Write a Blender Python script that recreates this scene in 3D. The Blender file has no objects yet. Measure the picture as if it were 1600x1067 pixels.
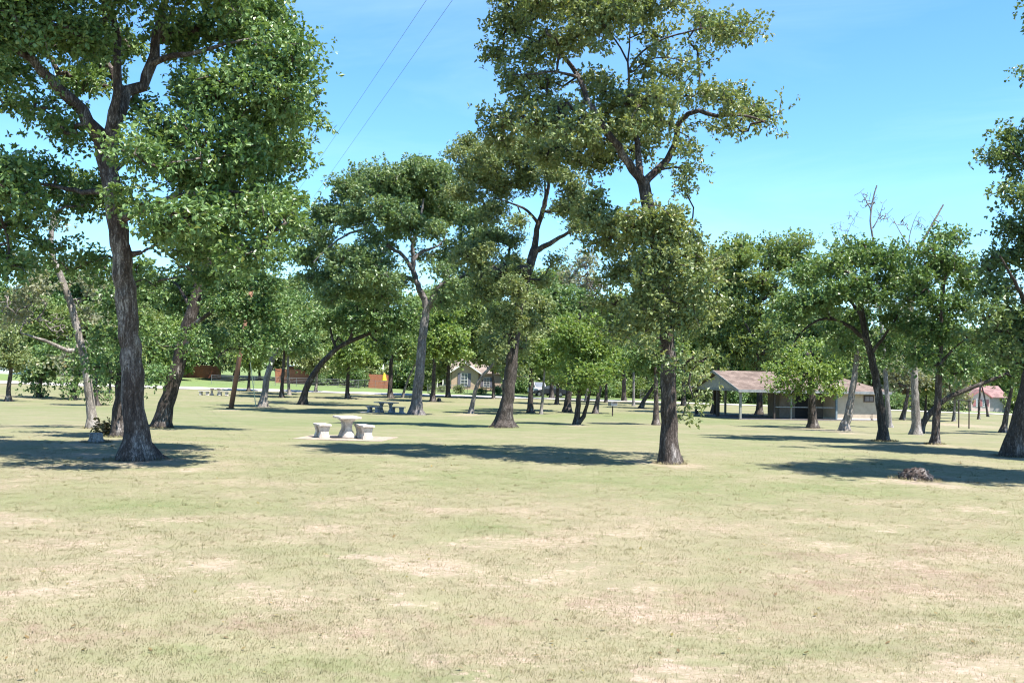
import bpy, bmesh, math, random
import numpy as np
from mathutils import Vector, Matrix, Euler

random.seed(7)
RNG = np.random.default_rng(11)
SC = bpy.context.scene
COL = SC.collection
R = math.radians

# ------------------------------------------------------------------ camera
F = 1600.0
CAMZ = 2.3
PITCH = math.atan(49.5 / F)
ROLL = R(1.15)
ROT = Matrix.Rotation(R(90) + PITCH, 3, 'X') @ Matrix.Rotation(ROLL, 3, 'Z')
cam_d = bpy.data.cameras.new('camera')
cam_d.sensor_width = 36.0
cam_d.lens = 36.0
cam_d.clip_end = 6000
cam_d.clip_start = 0.1
cam = bpy.data.objects.new('camera', cam_d)
COL.objects.link(cam)
cam.matrix_world = Matrix.Translation((0, 0, CAMZ)) @ ROT.to_4x4()
SC.camera = cam

# ------------------------------------------------------------------ terrain
def sstep(a, b, x):
    t = np.clip((x - a) / (b - a), 0, 1)
    return t * t * (3 - 2 * t)

def T(x, y):
    x = np.asarray(x, float); y = np.asarray(y, float)
    c = np.interp(y, [30, 40, 50, 65, 80, 100, 120, 140, 160, 200, 300],
                  [0, -.12, -.36, -.74, -.95, -.98, -.85, -.63, -.40, 0.0, .6])
    s = 0.026 * sstep(75, 160, y)
    z = c - s * np.clip(x, -130, 130)
    # shallow roadside swale in front of the camera
    d = (y - (8.75 + 0.42 * x)) / 1.085
    z = z - 0.05 * np.exp(-(d / 1.3) ** 2) + 0.05 * sstep(0, 4.0, -d)
    # soft unevenness
    z = z + 0.02 * np.sin(x * .55 + 1.3) * np.sin(y * .43 + .4) + 0.012 * np.sin(x * 1.3 + y * .9)
    return z

def Tz(x, y):
    return float(T(x, y))

def ray(px, py):
    return ROT @ Vector(((px - 800.0) / F, (533.5 - py) / F, -1.0))

def on(px, py, Y):
    d = ray(px, py)
    t = Y / d.y
    return Vector((d.x * t, Y, CAMZ + d.z * t))

def at(px, py):
    d = ray(px, py)
    lo, y = 3.0, 3.0
    while y < 400:
        t = y / d.y
        if CAMZ + d.z * t < Tz(d.x * t, y):
            break
        lo = y
        y *= 1.01
    hi = y
    for _ in range(30):
        m = (lo + hi) / 2
        t = m / d.y
        if CAMZ + d.z * t < Tz(d.x * t, m): hi = m
        else: lo = m
    t = lo / d.y
    return Vector((d.x * t, lo, Tz(d.x * t, lo)))

# ------------------------------------------------------------------ helpers
def tag(o, label=None, cat=None, group=None, kind=None):
    if label: o['label'] = label
    if cat: o['category'] = cat
    if group: o['group'] = group
    if kind: o['kind'] = kind
    return o

def empty(name, loc, rz=0, label=None, cat=None, group=None):
    o = bpy.data.objects.new(name, None)
    COL.objects.link(o)
    o.empty_display_size = 0.3
    o.location = loc
    o.rotation_euler = (0, 0, rz)
    return tag(o, label, cat, group)

def link(name, me, mat=None, parent=None):
    if mat is not None: me.materials.append(mat)
    o = bpy.data.objects.new(name, me)
    COL.objects.link(o)
    if parent is not None: o.parent = parent
    return o

def np_mesh(name, V, Fc, smooth=True):
    """V (n,3); Fc (m,k) all faces with k corners, or a list of such arrays"""
    if not isinstance(Fc, list): Fc = [Fc]
    Fc = [f for f in Fc if len(f)]
    me = bpy.data.meshes.new(name)
    nl = sum(f.size for f in Fc); nf = sum(len(f) for f in Fc)
    me.vertices.add(len(V)); me.loops.add(nl); me.polygons.add(nf)
    me.vertices.foreach_set('co', np.ascontiguousarray(V, dtype=np.float32).ravel())
    me.loops.foreach_set('vertex_index', np.concatenate([f.ravel() for f in Fc]).astype(np.int32))
    tot = np.concatenate([np.full(len(f), f.shape[1]) for f in Fc])
    st = np.concatenate([[0], np.cumsum(tot)[:-1]])
    me.polygons.foreach_set('loop_start', st.astype(np.int32))
    me.update(calc_edges=True)
    me.polygons.foreach_set('use_smooth', np.full(nf, smooth, dtype=bool))
    return me

class MB:
    """collects boxes, prisms, tubes and lathes into one mesh"""
    def __init__(s): s.bm = bmesh.new()
    def box(s, x0, y0, z0, x1, y1, z1, bev=0.0):
        vs = [s.bm.verts.new(p) for p in [(x0,y0,z0),(x1,y0,z0),(x1,y1,z0),(x0,y1,z0),(x0,y0,z1),(x1,y0,z1),(x1,y1,z1),(x0,y1,z1)]]
        fs = [s.bm.faces.new([vs[i] for i in f]) for f in [(0,3,2,1),(4,5,6,7),(0,1,5,4),(1,2,6,5),(2,3,7,6),(3,0,4,7)]]
        if bev:
            es = list({e for f in fs for e in f.edges})
            bmesh.ops.bevel(s.bm, geom=es, offset=bev, segments=2, affect='EDGES', profile=.6)
        return s
    def poly(s, pts, off):
        """prism: polygon pts extruded by vector off"""
        off = Vector(off)
        a = [s.bm.verts.new(p) for p in pts]
        b = [s.bm.verts.new(Vector(p) + off) for p in pts]
        n = len(pts)
        s.bm.faces.new(a[::-1]); s.bm.faces.new(b)
        for i in range(n):
            s.bm.faces.new([a[i], a[(i+1) % n], b[(i+1) % n], b[i]])
        return s
    def tube(s, pts, r, n=8, r1=None, cap=True):
        pts = [Vector(p) for p in pts]
        r1 = r if r1 is None else r1
        rings = []
        for i, p in enumerate(pts):
            t = (pts[min(i+1, len(pts)-1)] - pts[max(i-1, 0)]).normalized()
            ref = Vector((0, 1, 0)) if abs(t.y) < .9 else Vector((1, 0, 0))
            u = t.cross(ref).normalized(); v = t.cross(u)
            rr = r + (r1 - r) * i / max(1, len(pts)-1)
            rings.append([s.bm.verts.new(p + (u*math.cos(2*math.pi*k/n) + v*math.sin(2*math.pi*k/n))*rr) for k in range(n)])
        for a, b in zip(rings, rings[1:]):
            for k in range(n):
                s.bm.faces.new([a[k], a[(k+1) % n], b[(k+1) % n], b[k]])
        if cap:
            s.bm.faces.new(rings[0][::-1]); s.bm.faces.new(rings[-1])
        return s
    def lathe(s, prof, n=16, c=(0,0,0), sx=1, sy=1):
        rings = [[s.bm.verts.new((c[0]+sx*r*math.cos(2*math.pi*k/n), c[1]+sy*r*math.sin(2*math.pi*k/n), c[2]+z)) for k in range(n)] for r, z in prof]
        for a, b in zip(rings, rings[1:]):
            for k in range(n):
                s.bm.faces.new([a[k], a[(k+1) % n], b[(k+1) % n], b[k]])
        s.bm.faces.new(rings[0][::-1]); s.bm.faces.new(rings[-1])
        return s
    def build(s, name, mat, parent=None, smooth=False):
        bmesh.ops.recalc_face_normals(s.bm, faces=s.bm.faces[:])
        me = bpy.data.meshes.new(name)
        s.bm.to_mesh(me); s.bm.free()
        if smooth:
            me.polygons.foreach_set('use_smooth', np.ones(len(me.polygons), dtype=bool))
        return link(name, me, mat, parent)

# ------------------------------------------------------------------ materials
def new_mat(name):
    m = bpy.data.materials.new(name)
    m.use_nodes = True
    nt = m.node_tree
    nt.nodes.clear()
    return m, nt

class NB:
    def __init__(s, nt): s.nt = nt
    def n(s, t, **kw):
        nd = s.nt.nodes.new(t)
        for k, v in kw.items(): setattr(nd, k, v)
        return nd
    def put(s, sock, v):
        if hasattr(v, 'is_output'): s.nt.links.new(v, sock)
        else: sock.default_value = v
    def math(s, op, a, b=None, c=None, clamp=False):
        nd = s.n('ShaderNodeMath', operation=op, use_clamp=clamp)
        s.put(nd.inputs[0], a)
        if b is not None: s.put(nd.inputs[1], b)
        if c is not None: s.put(nd.inputs[2], c)
        return nd.outputs[0]
    def noise(s, vec, scale, detail=4, rough=.55, dist=0, out=0):
        nd = s.n('ShaderNodeTexNoise')
        if vec is not None: s.put(nd.inputs['Vector'], vec)
        s.put(nd.inputs['Scale'], scale); s.put(nd.inputs['Detail'], detail)
        s.put(nd.inputs['Roughness'], rough); s.put(nd.inputs['Distortion'], dist)
        return nd.outputs[out]
    def ramp(s, fac, stops, interp='LINEAR'):
        nd = s.n('ShaderNodeValToRGB')
        cr = nd.color_ramp; cr.interpolation = interp
        while len(cr.elements) < len(stops): cr.elements.new(.5)
        for e, (p, c) in zip(cr.elements, stops):
            e.position = p
            e.color = (c, c, c, 1) if isinstance(c, (int, float)) else (*c, 1)
        s.put(nd.inputs[0], fac)
        return nd.outputs[0]
    def mix(s, fac, a, b, blend='MIX'):
        nd = s.n('ShaderNodeMix', data_type='RGBA', blend_type=blend)
        s.put(nd.inputs[0], fac)
        s.put(nd.inputs[6], a if hasattr(a, 'is_output') else (*a, 1))
        s.put(nd.inputs[7], b if hasattr(b, 'is_output') else (*b, 1))
        return nd.outputs[2]
    def mapr(s, v, a, b, c, d, clamp=True):
        nd = s.n('ShaderNodeMapRange', clamp=clamp)
        for i, q in enumerate((v, a, b, c, d)): s.put(nd.inputs[i], q)
        return nd.outputs[0]
    def mapping(s, vec, scale=(1,1,1), loc=(0,0,0)):
        nd = s.n('ShaderNodeMapping')
        s.put(nd.inputs['Vector'], vec); nd.inputs['Scale'].default_value = scale; nd.inputs['Location'].default_value = loc
        return nd.outputs[0]
    def bump(s, h, strength=.5, dist=.02):
        nd = s.n('ShaderNodeBump')
        nd.inputs['Strength'].default_value = strength; nd.inputs['Distance'].default_value = dist
        s.put(nd.inputs['Height'], h)
        return nd.outputs[0]
    def bsdf(s, col, rough=.8, normal=None, spec=.3, metal=0.0):
        nd = s.n('ShaderNodeBsdfPrincipled')
        s.put(nd.inputs['Base Color'], col if hasattr(col, 'is_output') else (*col, 1))
        s.put(nd.inputs['Roughness'], rough)
        nd.inputs['Specular IOR Level'].default_value = spec
        nd.inputs['Metallic'].default_value = metal
        if normal is not None: s.put(nd.inputs['Normal'], normal)
        return nd.outputs[0]
    def out(s, sh):
        o = s.n('ShaderNodeOutputMaterial'); s.put(o.inputs['Surface'], sh)

def simple_mat(name, c, rough=.8, var=.25, scale=6.0, bump=.2, spec=.3, metal=0, c2=None, stretch=(1,1,1)):
    m, nt = new_mat(name); b = NB(nt)
    pos = b.n('ShaderNodeTexCoord').outputs['Object']
    pos = b.mapping(pos, stretch)
    n1 = b.noise(pos, scale, 6, .6)
    n2 = b.noise(pos, scale * 6, 3, .6)
    f = b.math('ADD', b.math('MULTIPLY', n1, .7), b.math('MULTIPLY', n2, .3))
    c2 = c2 or tuple(x * (1 - var) for x in c)
    ca = tuple(min(1, x * (1 + var * .5)) for x in c)
    col = b.ramp(f, [(.36, c2), (.60, ca)])
    b.out(b.bsdf(col, rough, b.bump(f, bump, .02), spec, metal))
    return m

def bark_mat(name, dark, light, pale=.5, lichen=(.42, .39, .37)):
    m, nt = new_mat(name); b = NB(nt)
    o = b.n('ShaderNodeTexCoord').outputs['Object']
    p = b.mapping(o, (11, 11, 2.0))
    n1 = b.noise(p, 1.0, 6, .65, .6)
    v = b.n('ShaderNodeTexVoronoi', feature='DISTANCE_TO_EDGE')
    wob = b.noise(o, 5.0, 3, .6, 0, 1)
    p2 = b.n('ShaderNodeVectorMath', operation='MULTIPLY_ADD')
    b.put(p2.inputs[0], wob); p2.inputs[1].default_value = (3.6, 3.6, 1.6); b.put(p2.inputs[2], b.mapping(o, (20, 20, 2.6)))
    b.put(v.inputs['Vector'], p2.outputs[0]); v.inputs['Scale'].default_value = 1.0
    crack = b.mapr(v.outputs['Distance'], 0, .35, 0, 1)
    h = b.math('ADD', b.math('MULTIPLY', crack, .34), b.math('MULTIPLY', b.math('SUBTRACT', b.math('MULTIPLY', n1, 1.7), .35), .75))
    col = b.ramp(h, [(.25, tuple(x * .45 for x in dark)), (.55, dark), (.95, light)])
    big = b.noise(b.mapping(o, (2.2, 2.2, .8)), 1.0, 5, .65)
    lm = b.mapr(big, .60 - .18 * pale, .72 - .12 * pale, 0, .85)
    lm = b.math('MULTIPLY', lm, b.mapr(h, .4, .8, .15, 1))
    col = b.mix(lm, col, lichen)
    b.out(b.bsdf(col, .9, b.bump(h, .9, .035), .2))
    return m

BARK_OAK = bark_mat('oak_bark', (.085, .066, .056), (.22, .185, .165), .5)
BARK_DARK = bark_mat('dark_oak_bark', (.062, .051, .044), (.17, .142, .127), .25)
BARK_MID = bark_mat('brown_oak_bark', (.066, .052, .045), (.185, .155, .138), .4)
BARK_PALE = bark_mat('pale_oak_bark', (.20, .175, .15), (.38, .34, .30), .7)
BARK_DEAD = bark_mat('dead_grey_wood', (.20, .185, .175), (.36, .34, .33), .5)

def leaf_mat(name, c0, c1, c2, trans=.24, rough=.42, spec=.45, warm=.02):
    m, nt = new_mat(name); b = NB(nt)
    g = b.n('ShaderNodeNewGeometry')
    rnd = g.outputs['Random Per Island']
    col = b.ramp(rnd, [(0, c0), (.5, c1), (.93, c2), (1.0, (c2[0]*1.5, c2[1]*1.08, c2[2]*.9))])
    o = b.n('ShaderNodeTexCoord').outputs['Object']
    cl = b.noise(o, .55, 3, .6)
    col = b.mix(b.mapr(cl, .35, .65, 0, .55), col, (c2[0]*1.05, c2[1]*.95, c2[2]*.8))
    pr = b.n('ShaderNodeBsdfPrincipled')
    b.put(pr.inputs['Base Color'], col)
    b.put(pr.inputs['Roughness'], rough); pr.inputs['Specular IOR Level'].default_value = spec
    tr = b.n('ShaderNodeBsdfTranslucent')
    b.put(tr.inputs['Color'], b.mix(1.0, col, (1.35, 1.3, .55), 'MULTIPLY'))
    mx = b.n('ShaderNodeMixShader'); mx.inputs[0].default_value = trans
    b.put(mx.inputs[1], pr.outputs[0]); b.put(mx.inputs[2], tr.outputs[0])
    b.out(mx.outputs[0])
    return m

LEAF_GREEN = leaf_mat('oak_leaf_green', (.060, .125, .040), (.100, .185, .060), (.175, .27, .105))
LEAF_OLIVE = leaf_mat('oak_leaf_olive', (.092, .140, .050), (.145, .205, .080), (.24, .29, .135))
LEAF_BLUE = leaf_mat('oak_leaf_bluish', (.076, .138, .058), (.118, .195, .082), (.19, .265, .12))
LEAF_BRIGHT = leaf_mat('young_leaf_bright', (.10, .18, .048), (.15, .24, .070), (.22, .31, .10), .35)
LEAF_GREY = leaf_mat('sparse_grey_leaf', (.15, .18, .12), (.20, .23, .16), (.27, .29, .21), .3)
LEAF_FAR = leaf_mat('far_leaf', (.095, .16, .052), (.14, .215, .072), (.21, .28, .105), .32)
LEAF_DRY = leaf_mat('dry_leaf', (.13, .08, .045), (.20, .13, .07), (.20, .18, .06), .3)

# lawn colour shared by the ground sheet and the grass blades
PATCH = []   # (x, y, rx, ry, angle, kind)
def patch_px(px, py, wx, wy, kind):
    p = at(px, py); s = F / p.y
    q0 = at(px, py - wy); q1 = at(px, py + wy)
    PATCH.append((p.x, p.y, wx / s, max(.12, (q0.y - q1.y) / 2), kind))

for a in [(60, 926, 62, 10), (35, 816, 38, 7), (255, 814, 18, 7), (205, 862, 28, 6), (330, 885, 45, 9), (420, 915, 40, 9), (655, 938, 40, 8),
          (520, 925, 30, 6), (690, 890, 60, 11), (740, 850, 50, 8), (920, 888, 22, 10), (600, 870, 45, 8), (985, 915, 45, 6), (975, 833, 18, 4),
          (1300, 853, 28, 6), (1330, 868, 14, 5), (1540, 798, 30, 4), (1385, 826, 25, 5), (1090, 1042, 55, 14), (1030, 1055, 40, 9),
          (1540, 1052, 70, 16), (1590, 1040, 30, 12), (1400, 1062, 50, 6), (760, 1062, 45, 6), (140, 905, 30, 6), (860, 900, 30, 8), (450, 845, 26, 5),
          (1420, 752, 60, 5), (1470, 758, 35, 4), (1395, 748, 25, 3), (1065, 727, 38, 4), (1010, 722, 30, 4), (230, 722, 65, 9), (150, 712, 60, 6),
          (140, 693, 50, 8), (300, 735, 30, 4), (900, 664, 18, 2.5), (1290, 672, 45, 4), (1325, 676, 20, 2), (1470, 696, 22, 2.5), (1500, 664, 50, 4), (735, 648, 26, 2.5),
          (1575, 716, 28, 3), (360, 641, 15, 2)]:
    patch_px(*a, 'sand')
for a in [(1130, 930, 110, 16), (930, 935, 60, 13), (1080, 938, 60, 10), (1350, 915, 130, 16), (1200, 965, 170, 12), (1500, 905, 110, 14), (820, 975, 130, 10),
          (420, 975, 110, 16), (150, 985, 90, 16), (1280, 870, 90, 8), (560, 985, 90, 10), (1470, 860, 80, 8)]:
    patch_px(*a, 'brown')
for a in [(800, 750, 300, 22), (1040, 760, 180, 24), (250, 790, 260, 16), (760, 825, 90, 16), (1280, 760, 150, 12), (560, 1050, 320, 14), (1200, 1010, 330, 16),
          (1480, 965, 220, 14), (300, 1035, 160, 12), (1180, 1040, 30, 9), (1590, 990, 40, 10), (640, 660, 300, 10), (900, 650, 250, 8), (200, 640, 200, 6), (300, 600, 300, 5), (60, 590, 120, 6)]:
    patch_px(*a, 'green')

ROADPX = [(-260, 592), (0, 598), (120, 601), (250, 605), (420, 608), (600, 613), (700, 617), (925, 625), (1100, 632), (1210, 636), (1400, 642), (1600, 648), (1750, 652)]
ROAD = [at(*p) for p in ROADPX]
ry = np.array([p.y for p in ROAD]); rx = np.array([p.x for p in ROAD])
pf = np.polyfit(rx, ry, 2)
print('road', [(round(p.x), round(p.y)) for p in ROAD], pf)
ROADW = [(x, float(np.polyval(pf, x))) for x in np.linspace(-150, 130, 40)]

def lawn_group():
    g = bpy.data.node_groups.new('lawn_colour', 'ShaderNodeTree')
    g.interface.new_socket('Color', in_out='OUTPUT', socket_type='NodeSocketColor')
    g.interface.new_socket('Height', in_out='OUTPUT', socket_type='NodeSocketFloat')
    b = NB(g)
    pos = b.n('ShaderNodeNewGeometry').outputs['Position']
    flat = b.mapping(pos, (1, 1, 0))
    w = b.n('ShaderNodeVectorMath', operation='MULTIPLY_ADD')
    b.put(w.inputs[0], b.noise(flat, 1.6, 5, .65, 0, 1)); w.inputs[1].default_value = (3.2, 2.6, 0); w.inputs[2].default_value = (-1.6, -1.3, 0)
    w2 = b.n('ShaderNodeVectorMath', operation='MULTIPLY_ADD')
    b.put(w2.inputs[0], b.noise(flat, 7.0, 5, .7, 0, 1)); w2.inputs[1].default_value = (1.5, .9, 0); w2.inputs[2].default_value = (-.75, -.45, 0)
    w3 = b.n('ShaderNodeVectorMath', operation='ADD'); b.put(w3.inputs[0], flat); b.put(w3.inputs[1], w2.outputs[0])
    wv = b.n('ShaderNodeVectorMath', operation='ADD'); b.put(wv.inputs[0], w3.outputs[0]); b.put(wv.inputs[1], w.outputs[0])
    fine = b.noise(flat, 9.0, 6, .7)
    masks = {}
    for kind in ('sand', 'brown', 'green'):
        acc = None
        for (x, y, rx, ry, k) in PATCH:
            if k != kind: continue
            # one ellipse: length of the scaled offset
            mp = b.n('ShaderNodeMapping', vector_type='TEXTURE')
            mp.inputs['Location'].default_value = (x, y, 0); mp.inputs['Scale'].default_value = (rx, ry, 1)
            b.put(mp.inputs['Vector'], wv.outputs[0])
            L = b.n('ShaderNodeVectorMath', operation='LENGTH'); b.put(L.inputs[0], mp.outputs[0])
            acc = L.outputs['Value'] if acc is None else b.math('MINIMUM', acc, L.outputs['Value'])
        soft = (.1, 1.25) if kind == 'sand' else (.1, 1.5)
        masks[kind] = b.mapr(acc, soft[0], soft[1], 1, 0)
    big = b.noise(flat, .09, 4, .55)
    mid = b.noise(flat, .55, 6, .65)
    small = b.noise(flat, 3.2, 6, .7)
    tiny = b.noise(flat, 38, 4, .75)
    clumpy = b.noise(flat, 1.3, 6, .75)
    green = (.142, .162, .072); straw = (.232, .198, .130); brown = (.195, .132, .102); sand = (.43, .32, .265)
    # share of straw against green
    sm = b.math('ADD', b.math('MULTIPLY', big, .5), b.math('ADD', b.math('MULTIPLY', mid, .55), b.math('MULTIPLY', small, .35)))
    # the verge near the road is drier than the shaded lawn behind
    yy = b.n('ShaderNodeSeparateXYZ'); b.put(yy.inputs[0], flat)
    dry = b.mapr(yy.outputs[1], 11, 34, .12, -.03)
    sm = b.math('ADD', sm, dry)
    sm = b.math('SUBTRACT', sm, b.math('MULTIPLY', masks['green'], .15))
    fs = b.mapr(sm, .50, .88, 0, 1)
    col = b.mix(fs, green, straw)
    col = b.mix(b.math('MULTIPLY', masks['brown'], b.mapr(small, .35, .62, .1, .7)), col, brown)
    # greener, watered grass of the yards beyond the road
    xx = yy.outputs[0]
    rc_ = b.math('ADD', b.math('MULTIPLY', b.math('MULTIPLY', xx, xx), float(pf[0])), b.math('ADD', b.math('MULTIPLY', xx, float(pf[1])), float(pf[2])))
    over = b.math('SUBTRACT', yy.outputs[1], rc_)
    col = b.mix(b.mapr(over, 1, 6, 0, .85), col, b.mix(mid, (.115, .175, .058), (.15, .205, .078)))
    # bare sand: drawn patches plus scattered thin spots in the dry verge
    thin = b.math('MULTIPLY', b.mapr(b.math('ADD', b.math('MULTIPLY', mid, .6), b.math('MULTIPLY', fine, .5)), .58, .70, 0, .62), b.mapr(yy.outputs[1], 10, 30, 1.0, .15))
    thin = b.math('MULTIPLY', thin, b.math('SUBTRACT', 1, b.math('MULTIPLY', masks['green'], .8)))
    sd = b.math('MAXIMUM', b.math('MULTIPLY', masks['sand'], b.mapr(b.math('ADD', b.math('MULTIPLY', fine, .5), b.math('MULTIPLY', small, .5)), .40, .56, 0, .74)), thin)
    col = b.mix(sd, col, b.mix(tiny, (.35, .255, .205), sand))
    # tuft scale light and dark
    tex = b.mapr(b.math('ADD', b.math('MULTIPLY', tiny, .6), b.math('MULTIPLY', fine, .4)), .33, .68, .78, 1.16)
    tex = b.math('MULTIPLY', tex, b.mapr(clumpy, .33, .67, .88, 1.08))
    vm = b.n('ShaderNodeVectorMath', operation='SCALE'); b.put(vm.inputs[0], col); b.put(vm.inputs['Scale'], tex)
    o = b.n('NodeGroupOutput')
    b.put(o.inputs['Color'], vm.outputs[0])
    b.put(o.inputs['Height'], b.math('ADD', b.math('MULTIPLY', tiny, .5), b.math('MULTIPLY', fine, .5)))
    return g

LAWN = lawn_group()
def lawn_mat():
    m, nt = new_mat('dry_lawn'); b = NB(nt)
    g = b.n('ShaderNodeGroup'); g.node_tree = LAWN
    b.out(b.bsdf(g.outputs['Color'], .95, b.bump(g.outputs['Height'], .14, .03), .1))
    return m
def blade_mat():
    m, nt = new_mat('grass_blade'); b = NB(nt)
    g = b.n('ShaderNodeGroup'); g.node_tree = LAWN
    rnd = b.n('ShaderNodeNewGeometry').outputs['Random Per Island']
    col = b.mix(b.mapr(rnd, 0, 1, .1, .6), g.outputs['Color'], b.ramp(b.math('FRACT', b.math('MULTIPLY', rnd, 7.3)), [(0, (.08, .11, .036)), (.3, (.16, .16, .076)), (.6, (.25, .215, .13)), (.85, (.36, .305, .20)), (1, (.13, .18, .05))]))
    # soft upward normals, as a mown sward scatters light
    col = b.mix(1.0, col, (.60, .60, .60), 'MULTIPLY')
    up = b.n('ShaderNodeCombineXYZ'); up.inputs[2].default_value = 1.0
    dn = b.n('ShaderNodeCombineXYZ'); dn.inputs[2].default_value = -1.0
    df = b.n('ShaderNodeBsdfDiffuse'); b.put(df.inputs['Color'], col); b.put(df.inputs['Normal'], up.outputs[0])
    tr = b.n('ShaderNodeBsdfTranslucent'); b.put(tr.inputs['Color'], col); b.put(tr.inputs['Normal'], dn.outputs[0])
    ad = b.n('ShaderNodeAddShader')
    b.put(ad.inputs[0], df.outputs[0]); b.put(ad.inputs[1], tr.outputs[0])
    b.out(ad.outputs[0])
    return m

def litter():
    n = 420
    Y = 7 * (34 / 7) ** RNG.random(n); X = (RNG.random(n) - .5) * 1.2 * Y
    Z = T(X, Y) + RNG.uniform(.008, .03, n)
    a = RNG.uniform(0, 6.28, n); s = RNG.uniform(.012, .032, n) * (1 + Y / 40); tl = RNG.uniform(-.5, .5, n)
    u = np.stack([np.cos(a) * s, np.sin(a) * s, tl * s], -1); v = np.stack([-np.sin(a) * s * .55, np.cos(a) * s * .55, 0 * s], -1)
    P = np.stack([X, Y, Z], -1)
    V = np.stack([P - u, P + v, P + u, P - v], 1).reshape(-1, 3)
    o = link('fallen_leaves', np_mesh('fallen_leaves', V, np.arange(4 * n).reshape(-1, 4), False), LEAF_DRY)
    tag(o, 'dry brown leaves scattered over the lawn', 'leaves', kind='stuff')
litter()

def gravel_mat():
    m, nt = new_mat('pale_gravel'); b = NB(nt)
    pos = b.n('ShaderNodeNewGeometry').outputs['Position']
    n1 = b.noise(pos, .35, 5, .6); n2 = b.noise(pos, 12, 4, .7)
    col = b.ramp(b.math('ADD', b.math('MULTIPLY', n1, .6), b.math('MULTIPLY', n2, .4)), [(.3, (.36, .335, .305)), (.7, (.52, .49, .45))])
    b.out(b.bsdf(col, .95, b.bump(n2, .4, .03), .1))
    return m

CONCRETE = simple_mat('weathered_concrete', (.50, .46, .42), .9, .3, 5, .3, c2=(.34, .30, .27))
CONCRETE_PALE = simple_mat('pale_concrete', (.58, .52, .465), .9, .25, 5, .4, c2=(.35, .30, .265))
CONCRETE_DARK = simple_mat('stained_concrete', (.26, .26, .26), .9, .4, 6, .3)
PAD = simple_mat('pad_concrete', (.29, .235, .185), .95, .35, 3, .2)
WOOD_DARK = simple_mat('dark_timber', (.055, .045, .038), .85, .4, 8, .3, stretch=(6, 6, 1))
WOOD_GREY = simple_mat('grey_timber', (.22, .22, .19), .85, .3, 8, .3, stretch=(6, 6, 1))
FASCIA = simple_mat('grey_fascia', (.20, .21, .21), .8, .35, 5, .2)
GABLE = simple_mat('grey_gable_board', (.30, .30, .29), .85, .25, 4, .2)
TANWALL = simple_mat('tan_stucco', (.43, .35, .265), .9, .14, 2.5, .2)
TANSHADE = simple_mat('shaded_tan_stucco', (.17, .14, .115), .9, .2, 2.5, .2)  # the tan stucco again, darkened in colour for the shade under the porch
WHITEBASE = simple_mat('whitewashed_block', (.66, .62, .56), .9, .3, 4, .3)
BLACK = simple_mat('opening_shade', (.012, .012, .012), .6, .3, 4, .1)  # flat black painted for the unlit inside of openings
METAL = simple_mat('grey_metal', (.24, .24, .25), .45, .2, 8, .1, .5, .6)
METAL_DARK = simple_mat('dark_rusty_metal', (.07, .05, .045), .7, .4, 8, .2)
POLE_WOOD = simple_mat('brown_pole_wood', (.24, .125, .08), .85, .3, 7, .35, stretch=(6, 6, .6))
FENCE_RED = simple_mat('red_brown_boards', (.33, .125, .07), .85, .25, 3, .2, stretch=(8, 8, .8))
WHITE_PAINT = simple_mat('white_paint', (.74, .74, .72), .6, .1, 3, .1)
YELLOW = simple_mat('yellow_plastic', (.72, .50, .04), .5, .15, 3, .05)
BRICK_TAN = simple_mat('tan_brick', (.47, .35, .26), .9, .18, 6, .3)
PINKWALL = simple_mat('pink_stucco', (.66, .48, .43), .9, .12, 3, .2)
PINKTRIM = simple_mat('rose_trim', (.42, .17, .17), .8, .2, 3, .1)
GREYWALL = simple_mat('grey_siding', (.42, .44, .46), .85, .15, 3, .1)
SHUTTER = simple_mat('slate_shutter', (.13, .13, .17), .7, .2, 5, .1)
GLASS = simple_mat('window_glass', (.09, .11, .14), .12, .3, 2, .0, .6)
BLUEDOOR = simple_mat('blue_door', (.10, .15, .24), .6, .2, 3, .05)
CARDARK = simple_mat('dark_car_paint', (.025, .028, .035), .3, .2, 3, .0, .5)
RUBBER = simple_mat('tyre_rubber', (.02, .02, .02), .85, .2, 5, .1)
WIRE = simple_mat('wire_metal', (.12, .13, .15), .6, .2, 2, .0)
YPALE = simple_mat('pale_yellow_sleeve', (.62, .62, .38), .5, .1, 3, .0)

def shingle_mat(name, a, c, row=.16):
    m, nt = new_mat(name); b = NB(nt)
    pos = b.n('ShaderNodeTexCoord').outputs['Object']
    br = b.n('ShaderNodeTexBrick'); b.put(br.inputs['Vector'], b.mapping(pos, (1, 1.12, 1)))
    br.inputs['Color1'].default_value = (*a, 1); br.inputs['Color2'].default_value = (*c, 1)
    br.inputs['Mortar'].default_value = (a[0]*.45, a[1]*.45, a[2]*.45, 1)
    br.inputs['Scale'].default_value = 1.0; br.inputs['Brick Width'].default_value = .33; br.inputs['Row Height'].default_value = row
    br.inputs['Mortar Size'].default_value = .012
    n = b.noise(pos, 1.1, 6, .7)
    col = b.mix(b.mapr(n, .44, .58, 0, .8), br.outputs['Color'], tuple(x * .6 for x in a))  # dark blotches; on the pavilion they stand in for tree shadows and leaf litter
    b.out(b.bsdf(col, .9, b.bump(n, .2, .02), .15))
    return m
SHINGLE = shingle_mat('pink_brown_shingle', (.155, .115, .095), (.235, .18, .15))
SHINGLE_GREY = shingle_mat('brown_grey_shingle', (.26, .21, .18), (.33, .28, .25))
SHINGLE_ROSE = shingle_mat('rose_shingle', (.25, .15, .14), (.31, .20, .185))

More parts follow.
